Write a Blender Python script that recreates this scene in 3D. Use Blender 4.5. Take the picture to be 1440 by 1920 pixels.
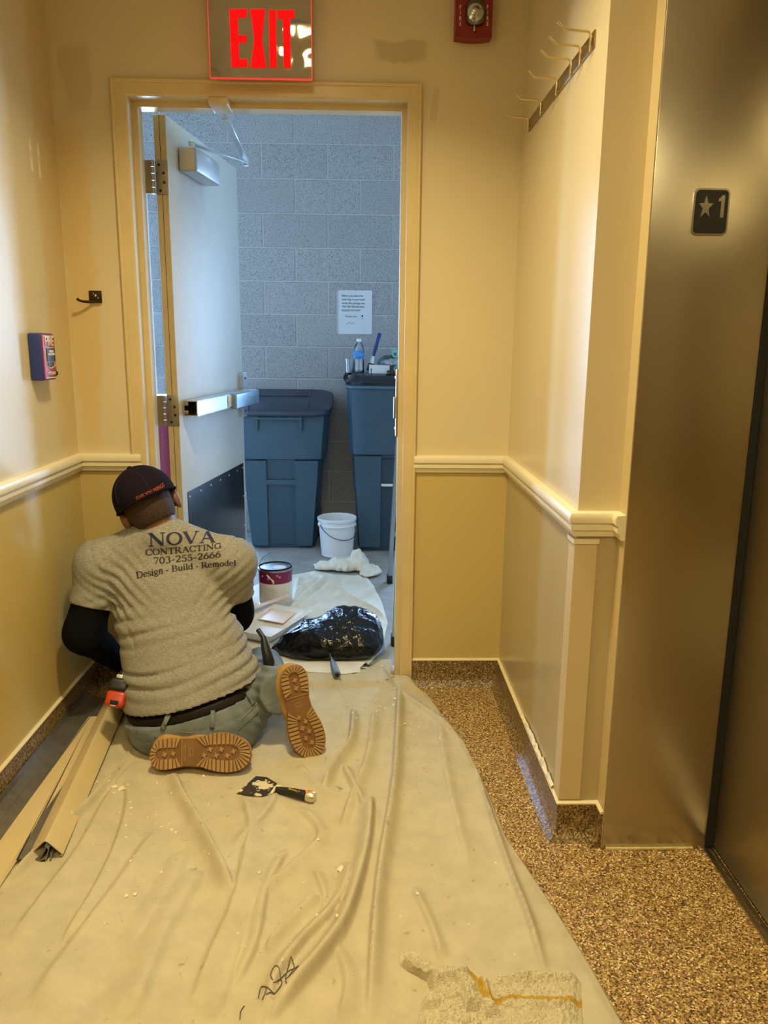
import bpy, bmesh, math, random
import numpy as np
from mathutils import Vector, Matrix
from mathutils.bvhtree import BVHTree

for _o in list(bpy.data.objects): bpy.data.objects.remove(_o)
sc = bpy.context.scene
C = sc.collection
random.seed(7); rng = np.random.default_rng(7)
PI = math.pi

# ---------------------------------------------------------------- camera
F_PX, IW, IH, CAM_H = 1456.0, 1440.0, 1920.0, 1.29
def _n(v): return v / np.linalg.norm(v)
_dy = _n(np.array([685 - 720.0, 960 - 644.0, -F_PX]))
_up = _n(-np.array([655 - 720.0, 960 - 7675.0, -F_PX]))
_dx = _n(np.cross(_dy, _up)); _up = np.cross(_dx, _dy)
RW = np.stack([_dx, _dy, _up])
cd = bpy.data.cameras.new('camera'); cam = bpy.data.objects.new('camera', cd); C.objects.link(cam)
cd.sensor_fit = 'VERTICAL'; cd.sensor_height = 36.0; cd.lens = 36.0 * F_PX / IH; cd.clip_start = 0.02
M4 = Matrix.Identity(4)
for i in range(3):
    for j in range(3): M4[i][j] = RW[i][j]
M4.translation = Vector((0, 0, CAM_H)); cam.matrix_world = M4
sc.camera = cam
def ray(x, y): return RW @ np.array([x - 720.0, 960.0 - y, -F_PX])
def FZ(x, y, z=0.0):
    r = ray(x, y); t = (z - CAM_H) / r[2]; return Vector((r[0]*t, r[1]*t, z))
def WY(x, y, Y):
    r = ray(x, y); t = Y / r[1]; return Vector((r[0]*t, Y, CAM_H + r[2]*t))
def WX(x, y, X):
    r = ray(x, y); t = X / r[0]; return Vector((X, r[1]*t, CAM_H + r[2]*t))

# ---------------------------------------------------------------- world, exposure, daylight
sc.view_settings.view_transform = 'Standard'; sc.view_settings.look = 'None'
sc.view_settings.gamma = 1.0; sc.view_settings.use_curve_mapping = False
sc.view_settings.exposure = 0.0
w = bpy.data.worlds.new('world'); sc.world = w; w.use_nodes = True
w.node_tree.nodes['Background'].inputs[0].default_value = (0.42, 0.66, 1.0, 1)
w.node_tree.nodes['Background'].inputs[1].default_value = 1.0
DAY = (0.46, 0.69, 1.0)
def area(name, loc, rot, sx, sy, power, col):
    l = bpy.data.lights.new(name, 'AREA'); l.shape = 'RECTANGLE'; l.size = sx; l.size_y = sy
    l.energy = power; l.color = col
    o = bpy.data.objects.new(name, l); C.objects.link(o); o.location = loc; o.rotation_euler = rot
    return o
# daylight outside the two glazed openings in the far block wall
area('daylight_right', (.945, 5.52, 1.2), (-PI/2, 0, 0), .62, 2.0, 140, DAY)
area('daylight_mid', (-1.095, 5.52, 1.2), (-PI/2, 0, 0), .47, 2.0, 95, DAY)
area('daylight_left', (-1.63, 5.52, 1.2), (-PI/2, 0, 0), .46, 2.0, 250, DAY)
LAMP = (1.0, 0.83, 0.46)

# ---------------------------------------------------------------- materials
def new_mat(name):
    m = bpy.data.materials.new(name); m.use_nodes = True
    return m, m.node_tree.nodes, m.node_tree.links, m.node_tree.nodes['Principled BSDF']
def P(name, col, rough=0.5, metal=0.0, bump=0.0, bscale=60.0, var=0.0, vscale=12.0, spec=None, emit=None, estr=0.0,
      aniso=0.0, trans=0.0, coat=0.0, stretch=(1, 1, 1), alpha=None, rvar=0.0):
    m, nd, lk, b = new_mat(name)
    b.inputs['Base Color'].default_value = (*col, 1); b.inputs['Roughness'].default_value = rough
    b.inputs['Metallic'].default_value = metal
    if spec is not None: b.inputs['Specular IOR Level'].default_value = spec
    if emit: b.inputs['Emission Color'].default_value = (*emit, 1); b.inputs['Emission Strength'].default_value = estr
    if aniso:
        b.inputs['Anisotropic'].default_value = aniso; tg = nd.new('ShaderNodeTangent'); tg.direction_type = 'RADIAL'; tg.axis = 'Z'; lk.new(tg.outputs[0], b.inputs['Tangent'])
    if trans: b.inputs['Transmission Weight'].default_value = trans
    if coat: b.inputs['Coat Weight'].default_value = coat
    tc = nd.new('ShaderNodeTexCoord'); mp = nd.new('ShaderNodeMapping'); mp.inputs['Scale'].default_value = stretch
    lk.new(tc.outputs['Object'], mp.inputs['Vector'])
    if bump:
        n = nd.new('ShaderNodeTexNoise'); n.inputs['Scale'].default_value = bscale; n.inputs['Detail'].default_value = 4
        lk.new(mp.outputs[0], n.inputs['Vector'])
        bp = nd.new('ShaderNodeBump'); bp.inputs['Strength'].default_value = bump; bp.inputs['Distance'].default_value = 0.01
        lk.new(n.outputs['Fac'], bp.inputs['Height']); lk.new(bp.outputs[0], b.inputs['Normal'])
    if var:
        n = nd.new('ShaderNodeTexNoise'); n.inputs['Scale'].default_value = vscale; n.inputs['Detail'].default_value = 5
        lk.new(mp.outputs[0], n.inputs['Vector'])
        r = nd.new('ShaderNodeValToRGB')
        r.color_ramp.elements[0].position = 0.3; r.color_ramp.elements[1].position = 0.7
        r.color_ramp.elements[0].color = (*[max(0, c*(1 - var)) for c in col], 1)
        r.color_ramp.elements[1].color = (*[min(1, c*(1 + var)) for c in col], 1)
        lk.new(n.outputs['Fac'], r.inputs[0]); lk.new(r.outputs[0], b.inputs['Base Color'])
    return m
def mathn(nd, lk, op, a, b=None, clamp=False):
    n = nd.new('ShaderNodeMath'); n.operation = op; n.use_clamp = clamp
    for i, v in enumerate((a, b)):
        if v is None: continue
        if isinstance(v, (int, float)): n.inputs[i].default_value = v
        else: lk.new(v, n.inputs[i])
    return n.outputs[0]
def mixc(nd, lk, fac, a, b):
    n = nd.new('ShaderNodeMix'); n.data_type = 'RGBA'
    lk.new(fac, n.inputs[0])
    for i, v in ((6, a), (7, b)):
        if isinstance(v, tuple): n.inputs[i].default_value = (*v, 1)
        else: lk.new(v, n.inputs[i])
    return n.outputs[2]
def wall_paint(name, upper, lower, patches=(), axis=0, rough=0.34):
    """two-tone semigloss wall paint, split at the chair rail; patches = old touch-up paint and a yellower band, each with its own outline"""
    m, nd, lk, b = new_mat(name)
    g = nd.new('ShaderNodeNewGeometry'); s = nd.new('ShaderNodeSeparateXYZ'); lk.new(g.outputs['Position'], s.inputs[0])
    z = s.outputs[2]
    no = nd.new('ShaderNodeTexNoise'); no.inputs['Scale'].default_value = 2.2; no.inputs['Detail'].default_value = 1
    lk.new(g.outputs['Position'], no.inputs['Vector'])
    fac = mathn(nd, lk, 'GREATER_THAN', z, 0.86)
    col = mixc(nd, lk, fac, lower, upper)
    n2 = nd.new('ShaderNodeTexNoise'); n2.inputs['Scale'].default_value = 9.0; n2.inputs['Detail'].default_value = 6
    lk.new(g.outputs['Position'], n2.inputs['Vector'])
    vf = mathn(nd, lk, 'MULTIPLY', mathn(nd, lk, 'SUBTRACT', no.outputs['Fac'], 0.3), 0.35, True)
    col = mixc(nd, lk, vf, col, tuple(c*0.80 for c in upper))
    for (u0, u1, z0, z1, pc, amt) in patches:
        u = s.outputs[axis]
        off = mathn(nd, lk, 'MULTIPLY', mathn(nd, lk, 'SUBTRACT', n2.outputs['Fac'], 0.5), 0.09)
        du = mathn(nd, lk, 'DIVIDE', mathn(nd, lk, 'SUBTRACT', mathn(nd, lk, 'ADD', u, off), (u0+u1)/2), (u1-u0)/2)
        dz = mathn(nd, lk, 'DIVIDE', mathn(nd, lk, 'SUBTRACT', mathn(nd, lk, 'ADD', z, off), (z0+z1)/2), (z1-z0)/2)
        d = mathn(nd, lk, 'ADD', mathn(nd, lk, 'POWER', mathn(nd, lk, 'ABSOLUTE', du), 4.0), mathn(nd, lk, 'POWER', mathn(nd, lk, 'ABSOLUTE', dz), 4.0))
        f = mathn(nd, lk, 'MULTIPLY', mathn(nd, lk, 'MULTIPLY', mathn(nd, lk, 'SUBTRACT', 1.3, d), 1.1, True), amt, True)
        col = mixc(nd, lk, f, col, pc)
    lk.new(col, b.inputs['Base Color'])
    b.inputs['Roughness'].default_value = rough
    return m
def quartz(name, scale=260.0, dark=1.0):
    """seamless quartz-chip flooring: random chips in brown, tan, cream and black"""
    m, nd, lk, b = new_mat(name)
    g = nd.new('ShaderNodeNewGeometry')
    v = nd.new('ShaderNodeTexVoronoi'); v.inputs['Scale'].default_value = scale; lk.new(g.outputs['Position'], v.inputs['Vector'])
    s = nd.new('ShaderNodeSeparateColor'); lk.new(v.outputs['Color'], s.inputs[0])
    r = nd.new('ShaderNodeValToRGB'); r.color_ramp.interpolation = 'CONSTANT'
    cols = [(0, (.065, .038, .018)), (.16, (.17, .095, .032)), (.38, (.32, .195, .065)), (.62, (.44, .28, .10)), (.80, (.58, .40, .16)), (.92, (.80, .64, .36))]
    e = r.color_ramp.elements
    e[0].position = 0; e[0].color = (*cols[0][1], 1); e[1].position = cols[1][0]; e[1].color = (*cols[1][1], 1)
    for p, c in cols[2:]: x = e.new(p); x.color = (*c, 1)
    for x in e: x.color = (x.color[0]*dark, x.color[1]*dark, x.color[2]*dark, 1)
    lk.new(s.outputs[0], r.inputs[0]); lk.new(r.outputs[0], b.inputs['Base Color'])
    b.inputs['Roughness'].default_value = 0.38
    bp = nd.new('ShaderNodeBump'); bp.inputs['Strength'].default_value = 0.25; bp.inputs['Distance'].default_value = 0.002
    lk.new(s.outputs[1], bp.inputs['Height']); lk.new(bp.outputs[0], b.inputs['Normal'])
    return m
def block_mat():
    m, nd, lk, b = new_mat('concrete_block')
    g = nd.new('ShaderNodeNewGeometry'); oi = nd.new('ShaderNodeObjectInfo')
    n = nd.new('ShaderNodeTexNoise'); n.inputs['Scale'].default_value = 150; n.inputs['Detail'].default_value = 6; n.inputs['Roughness'].default_value = .7
    lk.new(g.outputs['Position'], n.inputs['Vector'])
    r = nd.new('ShaderNodeValToRGB'); e = r.color_ramp.elements
    e[0].position = .36; e[0].color = (.12, .115, .115, 1); e[1].position = .49; e[1].color = (.43, .41, .41, 1)
    lk.new(n.outputs['Fac'], r.inputs[0])
    k = mathn(nd, lk, 'ADD', mathn(nd, lk, 'MULTIPLY', oi.outputs['Random'], 0.09), 0.94)
    mx = nd.new('ShaderNodeVectorMath'); mx.operation = 'SCALE'; lk.new(r.outputs[0], mx.inputs[0]); lk.new(k, mx.inputs['Scale'])
    lk.new(mx.outputs[0], b.inputs['Base Color']); b.inputs['Roughness'].default_value = .85
    bp = nd.new('ShaderNodeBump'); bp.inputs['Strength'].default_value = .4; bp.inputs['Distance'].default_value = .004
    lk.new(n.outputs['Fac'], bp.inputs['Height']); lk.new(bp.outputs[0], b.inputs['Normal'])
    return m
def canvas_mat(name, col, stain=(.33, .25, .13)):
    m, nd, lk, b = new_mat(name)
    g = nd.new('ShaderNodeNewGeometry')
    n = nd.new('ShaderNodeTexNoise'); n.inputs['Scale'].default_value = 14; n.inputs['Detail'].default_value = 7; n.inputs['Roughness'].default_value = .7
    lk.new(g.outputs['Position'], n.inputs['Vector'])
    r = nd.new('ShaderNodeValToRGB'); e = r.color_ramp.elements
    e[0].position = .36; e[0].color = (*[c*.90 for c in col], 1); e[1].position = .64; e[1].color = (*[min(1, c*1.05) for c in col], 1)
    lk.new(n.outputs['Fac'], r.inputs[0])
    # small dirt spots
    n2 = nd.new('ShaderNodeTexNoise'); n2.inputs['Scale'].default_value = 38; n2.inputs['Detail'].default_value = 2
    lk.new(g.outputs['Position'], n2.inputs['Vector'])
    f = mathn(nd, lk, 'MULTIPLY', mathn(nd, lk, 'SUBTRACT', n2.outputs['Fac'], .69), 9.0, True)
    col2 = mixc(nd, lk, f, r.outputs[0], stain)
    # dried pale paint splashes
    n3 = nd.new('ShaderNodeTexNoise'); n3.inputs['Scale'].default_value = 11; n3.inputs['Detail'].default_value = 6
    mp = nd.new('ShaderNodeMapping'); mp.inputs['Location'].default_value = (3.1, 1.7, 0); lk.new(g.outputs['Position'], mp.inputs['Vector']); lk.new(mp.outputs[0], n3.inputs['Vector'])
    f3 = mathn(nd, lk, 'MULTIPLY', mathn(nd, lk, 'SUBTRACT', n3.outputs['Fac'], .70), 8.0, True)
    col3 = mixc(nd, lk, mathn(nd, lk, 'MULTIPLY', f3, .6), col2, (.72, .66, .52))
    lk.new(col3, b.inputs['Base Color']); b.inputs['Roughness'].default_value = .9
    b.inputs['Specular IOR Level'].default_value = .15
    n4 = nd.new('ShaderNodeTexNoise'); n4.inputs['Scale'].default_value = 420; n4.inputs['Detail'].default_value = 2
    lk.new(g.outputs['Position'], n4.inputs['Vector'])
    ad = mathn(nd, lk, 'ADD', mathn(nd, lk, 'MULTIPLY', n4.outputs['Fac'], .25), n.outputs['Fac'])
    bp = nd.new('ShaderNodeBump'); bp.inputs['Strength'].default_value = .35; bp.inputs['Distance'].default_value = .006
    lk.new(ad, bp.inputs['Height']); lk.new(bp.outputs[0], b.inputs['Normal'])
    return m
def attr_mat(name, rough=.9, bump=.5, bscale=300):
    """material that reads the dyed colour of a thing from its colour attribute"""
    m, nd, lk, b = new_mat(name)
    a = nd.new('ShaderNodeVertexColor'); a.layer_name = 'dye'; lk.new(a.outputs[0], b.inputs['Base Color'])
    b.inputs['Roughness'].default_value = rough
    g = nd.new('ShaderNodeNewGeometry'); n = nd.new('ShaderNodeTexNoise'); n.inputs['Scale'].default_value = bscale
    lk.new(g.outputs['Position'], n.inputs['Vector'])
    bp = nd.new('ShaderNodeBump'); bp.inputs['Strength'].default_value = bump; bp.inputs['Distance'].default_value = .004
    lk.new(n.outputs['Fac'], bp.inputs['Height']); lk.new(bp.outputs[0], b.inputs['Normal'])
    return m
def glass_mat(name, tint=(.9, .95, 1), rough=.03, opac=.12):
    m = bpy.data.materials.new(name); m.use_nodes = True; nd = m.node_tree.nodes; lk = m.node_tree.links
    nd.clear(); out = nd.new('ShaderNodeOutputMaterial'); t = nd.new('ShaderNodeBsdfTransparent'); t.inputs[0].default_value = (*tint, 1)
    gl = nd.new('ShaderNodeBsdfGlossy'); gl.inputs['Roughness'].default_value = rough
    fr = nd.new('ShaderNodeFresnel'); fr.inputs[0].default_value = 1.45
    a = mathn(nd, lk, 'ADD', fr.outputs[0], opac, True)
    mx = nd.new('ShaderNodeMixShader'); lk.new(a, mx.inputs[0]); lk.new(t.outputs[0], mx.inputs[1]); lk.new(gl.outputs[0], mx.inputs[2])
    lk.new(mx.outputs[0], out.inputs[0]); return m

UP_, LO_ = (.69, .585, .365), (.57, .435, .155)
M = {}
M['wall_back'] = wall_paint('paint_back', UP_, LO_, [(.02, .20, 2.19, 2.27, (.46, .36, .19), .65), (-1.0, -.90, 2.02, 2.24, (.50, .40, .22), .45), (.215, .245, 2.02, 2.12, (.48, .38, .22), .4), (-1.03, -.93, .9, 2.0, (.68, .49, .20), .7)])
M['wall_left'] = wall_paint('paint_left', UP_, LO_, [(2.62, 2.90, .9, 2.6, (.62, .47, .21), .7)], axis=1, rough=.30)  # patch: yellower, darker band along the corner end of the wall
M['wall_right'] = wall_paint('paint_right', UP_, (.47, .38, .205), [], axis=1, rough=.25)  # lower tone dulled to beige, reflection on the glossy wall put into its colour
M['wall_plain'] = wall_paint('paint_plain', UP_, LO_)
M['frame'] = P('frame_enamel', (.66, .52, .27), .30, var=.06, vscale=6, bump=.05, bscale=30)
M['rail'] = P('rail_enamel', (.80, .72, .50), .32, bump=.04, bscale=40)
M['quartz'] = quartz('quartz_floor', 300.0); M['quartz_base'] = quartz('quartz_base', 300.0, .62)
M['bead'] = P('cream_bead', (.72, .62, .38), .5)
M['ceil'] = P('ceiling_tile', (.75, .72, .64), .9, bump=.3, bscale=80)
M['concrete'] = P('concrete', (.30, .30, .29), .75, bump=.25, bscale=30, var=.16, vscale=9)
M['block'] = block_mat(); M['mortar'] = P('mortar', (.52, .50, .49), .9, bump=.5, bscale=90)
M['steel'] = P('brushed_steel', (.47, .425, .325), .30, 1.0, bump=.012, bscale=60, stretch=(1, 1, 14), aniso=.75)
M['steel_edge'] = P('steel_edge', (.5, .46, .38), .3, 1.0)
M['alu'] = P('aluminium', (.62, .64, .66), .32, 1.0, var=.08, vscale=30)
M['alu_dull'] = P('dull_aluminium', (.30, .29, .27), .42, .85, var=.15, vscale=25)
M['zinc'] = P('hinge_metal', (.36, .31, .22), .42, .85, var=.1, vscale=40)
M['chrome'] = P('chrome', (.75, .73, .68), .16, 1.0)
M['brassy'] = P('brass_wire', (.72, .60, .34), .26, 1.0)
M['black'] = P('black_plastic', (.012, .012, .014), .4)
M['blackgap'] = P('dark_gap', (.008, .008, .008), .8)
M['white'] = P('white_plastic', (.78, .78, .80), .4)
M['red'] = P('red_plastic', (.36, .018, .012), .35)
M['ink'] = P('black_ink', (.02, .02, .03), .7)
M['white_ink'] = P('white_ink', (.85, .82, .75), .6)
M['door'] = P('door_enamel', (.60, .60, .57), .5, bump=.03, bscale=20, var=.03)
M['door_edge'] = P('door_edge', (.50, .38, .19), .45, var=.08, vscale=8)
M['lamp_glow'] = P('lamp_diffuser', (.9, .85, .7), .6, emit=LAMP, estr=12.0)
M['canvas'] = canvas_mat('canvas', (.52, .455, .31)); M['canvas2'] = canvas_mat('canvas_daylit_white', (.74, .72, .64))  # second canvas is the same tan cloth, whitened for the daylight on it
M['glass'] = glass_mat('window_glass', opac=.02); M['clear'] = glass_mat('clear_plastic', (.86, .90, .93), .08, .16)

# ---------------------------------------------------------------- mesh helpers
class MB:
    def __init__(s): s.bm = bmesh.new()
    def _tag(s, vs, mat): 
        if mat is not None: bmesh.ops.transform(s.bm, matrix=mat, verts=vs)
        return vs
    def box(s, lo, hi, bev=0.0, seg=2, mat=None):
        lo = Vector(lo); hi = Vector(hi); d = hi - lo; c = (lo + hi)/2
        r = bmesh.ops.create_cube(s.bm, size=1.0, matrix=Matrix.Translation(c) @ Matrix.Diagonal((abs(d.x), abs(d.y), abs(d.z), 1)))
        vs = r['verts']
        if bev > 0:
            es = list({e for v in vs for e in v.link_edges})
            rb = bmesh.ops.bevel(s.bm, geom=es, offset=min(bev, .49*min(abs(x) for x in d)), segments=seg, affect='EDGES', profile=.5)
            vs = list({v for f in rb['faces'] for v in f.verts} | {v for v in vs if v.is_valid})
            vs = list({v for v0 in vs for f in v0.link_faces for v in f.verts} | set(vs))
        return s._tag(vs, mat)
    def prism(s, pts, h0, h1, axis='Z', mat=None, bev=0.0):
        """polygon pts (2D) extruded h0..h1 along axis"""
        def mk(p, h):
            if axis == 'Z': return (p[0], p[1], h)
            if axis == 'Y': return (p[0], h, p[1])
            return (h, p[0], p[1])
        a = [s.bm.verts.new(mk(p, h0)) for p in pts]; b = [s.bm.verts.new(mk(p, h1)) for p in pts]
        n = len(pts); fs = [s.bm.faces.new(a), s.bm.faces.new(b)]
        for i in range(n): fs.append(s.bm.faces.new((a[i], a[(i+1) % n], b[(i+1) % n], b[i])))
        bmesh.ops.recalc_face_normals(s.bm, faces=fs)
        return s._tag(a + b, mat)
    def tube(s, path, r, n=10, cap=True, mat=None, closed=False):
        path = [Vector(p) for p in path]; k = len(path)
        rs = r if isinstance(r, (list, tuple)) else [r]*k
        rings = []; nrm = None
        for i, p in enumerate(path):
            if closed: t = path[(i+1) % k] - path[i-1]
            else: t = path[min(i+1, k-1)] - path[max(i-1, 0)]
            t.normalize()
            if nrm is None:
                nrm = t.orthogonal().normalized()
            else:
                nrm = (nrm - t*nrm.dot(t))
                nrm = nrm.normalized() if nrm.length > 1e-6 else t.orthogonal().normalized()
            bn = t.cross(nrm)
            rings.append([s.bm.verts.new(p + (nrm*math.cos(2*PI*j/n) + bn*math.sin(2*PI*j/n))*rs[i]) for j in range(n)])
        fs = []
        for i in range(k if closed else k-1):
            a, b = rings[i], rings[(i+1) % k]
            for j in range(n): fs.append(s.bm.faces.new((a[j], a[(j+1) % n], b[(j+1) % n], b[j])))
        if cap and not closed: fs += [s.bm.faces.new(rings[0]), s.bm.faces.new(rings[-1])]
        bmesh.ops.recalc_face_normals(s.bm, faces=fs)
        return s._tag([v for r_ in rings for v in r_], mat)
    def lathe(s, prof, n=32, mat=None, sx=1.0, sy=1.0, power=None):
        """profile [(r,z)...] about Z; power gives a rounded-square section"""
        rings = []
        for r, z in prof:
            ring = []
            for j in range(n):
                a = 2*PI*j/n; cx, cy = math.cos(a), math.sin(a)
                if power:
                    q = (abs(cx)**power + abs(cy)**power)**(-1/power); cx *= q; cy *= q
                ring.append(s.bm.verts.new((r*cx*sx, r*cy*sy, z)))
            rings.append(ring)
        fs = []
        for i in range(len(rings)-1):
            a, b = rings[i], rings[i+1]
            for j in range(n): fs.append(s.bm.faces.new((a[j], a[(j+1) % n], b[(j+1) % n], b[j])))
        fs += [s.bm.faces.new(rings[0]), s.bm.faces.new(rings[-1])]
        bmesh.ops.recalc_face_normals(s.bm, faces=fs)
        return s._tag([v for r_ in rings for v in r_], mat)
    def sweep(s, prof, path, out):
        """profile [(d,z)] (d = distance out from the wall, z = height) swept with mitres along a horizontal polyline;
        out[i] = outward normal (2D) of segment i"""
        k = len(path); rings = []
        for i in range(k):
            p = path[i]
            if i == 0: m = Vector(out[0])
            elif i == k-1: m = Vector(out[-1])
            else:
                a, b = Vector(out[i-1]), Vector(out[i]); m = a + b; m = m/ (m.dot(a))
            rings.append([s.bm.verts.new((p[0] + m.x*d, p[1] + m.y*d, z)) for d, z in prof])
        n = len(prof); fs = []
        for i in range(k-1):
            a, b = rings[i], rings[i+1]
            for j in range(n): fs.append(s.bm.faces.new((a[j], a[(j+1) % n], b[(j+1) % n], b[j])))
        fs += [s.bm.faces.new(rings[0]), s.bm.faces.new(rings[-1])]
        bmesh.ops.recalc_face_normals(s.bm, faces=fs)
    def build(s, name, mat, parent=None, smooth=None):
        me = bpy.data.meshes.new(name); s.bm.to_mesh(me); s.bm.free(); me.materials.append(mat)
        if smooth is not None: shade(me, smooth)
        return link(name, me, parent)
def shade(me, ang=40):
    me.polygons.foreach_set('use_smooth', [True]*len(me.polygons))
    me.set_sharp_from_angle(angle=math.radians(ang))
def link(name, data, parent=None):
    o = bpy.data.objects.new(name, data); C.objects.link(o)
    if parent is not None: o.parent = parent
    return o
def tag(o, label, cat, group=None, kind=None):
    o['label'] = label; o['category'] = cat
    if group: o['group'] = group
    if kind: o['kind'] = kind
    return o
def empty(name, loc=(0, 0, 0)):
    o = bpy.data.objects.new(name, None); C.objects.link(o); o.location = loc; o.empty_display_size = .05
    return o
def adopt(parent, *kids):
    """parent world-space meshes to an Empty/mesh sitting at its base without moving them"""
    inv = Matrix.Translation(-Vector(parent.location))
    for k in kids: k.parent = parent; k.matrix_parent_inverse = inv
def pydata(name, verts, faces, mat, parent=None, smooth=60):
    me = bpy.data.meshes.new(name); me.from_pydata([tuple(v) for v in verts], [], faces); me.update(); me.materials.append(mat)
    if smooth: shade(me, smooth)
    return link(name, me, parent)
def text_mesh(s, size, xs=1.0, depth=0.0, align='CENTER', sp=1.0, offset=0.0):
    cu = bpy.data.curves.new('t', 'FONT'); cu.body = s; cu.size = size; cu.align_x = align; cu.align_y = 'CENTER'; cu.extrude = depth; cu.offset = offset
    cu.space_character = sp; cu.resolution_u = 3
    o = bpy.data.objects.new('t', cu); C.objects.link(o); dg = bpy.context.evaluated_depsgraph_get()
    me = bpy.data.meshes.new_from_object(o.evaluated_get(dg)); bpy.data.objects.remove(o); bpy.data.curves.remove(cu)
    if xs != 1.0: me.transform(Matrix.Diagonal((xs, 1, 1, 1)))
    return me
def put_text(name, s, size, mat, frame, parent=None, xs=1.0, depth=.0006, align='CENTER', sp=1.0, bold=0.0):
    """flat lettering; frame = 4x4 world placement, text lies in its local XY plane"""
    me = text_mesh(s, size, xs, depth, align, sp); me.transform(frame); me.materials.clear(); me.materials.append(mat)
    return link(name, me, parent)
def frame4(origin, xdir, ydir):
    x = Vector(xdir).normalized(); y = Vector(ydir).normalized(); z = x.cross(y)
    m = Matrix((x, y, z)).transposed().to_4x4(); m.translation = Vector(origin); return m

# smooth value noise for cloth heights (numpy)
def vnoise(x, y, seed=0):
    x = np.asarray(x, float); y = np.asarray(y, float)
    xi = np.floor(x).astype(np.int64); yi = np.floor(y).astype(np.int64); xf = x - xi; yf = y - yi
    def h(a, b):
        n = (a*374761393 + b*668265263 + seed*1442695041) & 0x7fffffff
        n = ((n ^ (n >> 13))*1274126177) & 0x7fffffff
        return ((n ^ (n >> 16)) & 0xffff)/65535.0
    u = xf*xf*(3 - 2*xf); v = yf*yf*(3 - 2*yf)
    return (h(xi, yi)*(1-u) + h(xi+1, yi)*u)*(1-v) + (h(xi, yi+1)*(1-u) + h(xi+1, yi+1)*u)*v - .5
def polydist(X, Y, pl):
    """distance to polyline, signed side and parameter 0..1"""
    best = np.full(X.shape, 1e9); side = np.zeros(X.shape); par = np.zeros(X.shape)
    L = [0]
    for a, b in zip(pl[:-1], pl[1:]): L.append(L[-1] + math.hypot(b[0]-a[0], b[1]-a[1]))
    for i, (a, b) in enumerate(zip(pl[:-1], pl[1:])):
        dx, dy = b[0]-a[0], b[1]-a[1]; l2 = dx*dx + dy*dy + 1e-12
        t = np.clip(((X-a[0])*dx + (Y-a[1])*dy)/l2, 0, 1)
        d = np.hypot(X - a[0] - t*dx, Y - a[1] - t*dy); m = d < best
        best = np.where(m, d, best); side = np.where(m, np.sign((X-a[0])*dy - (Y-a[1])*dx), side)
        par = np.where(m, (L[i] + t*(L[i+1]-L[i]))/L[-1], par)
    return best, side, par

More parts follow.
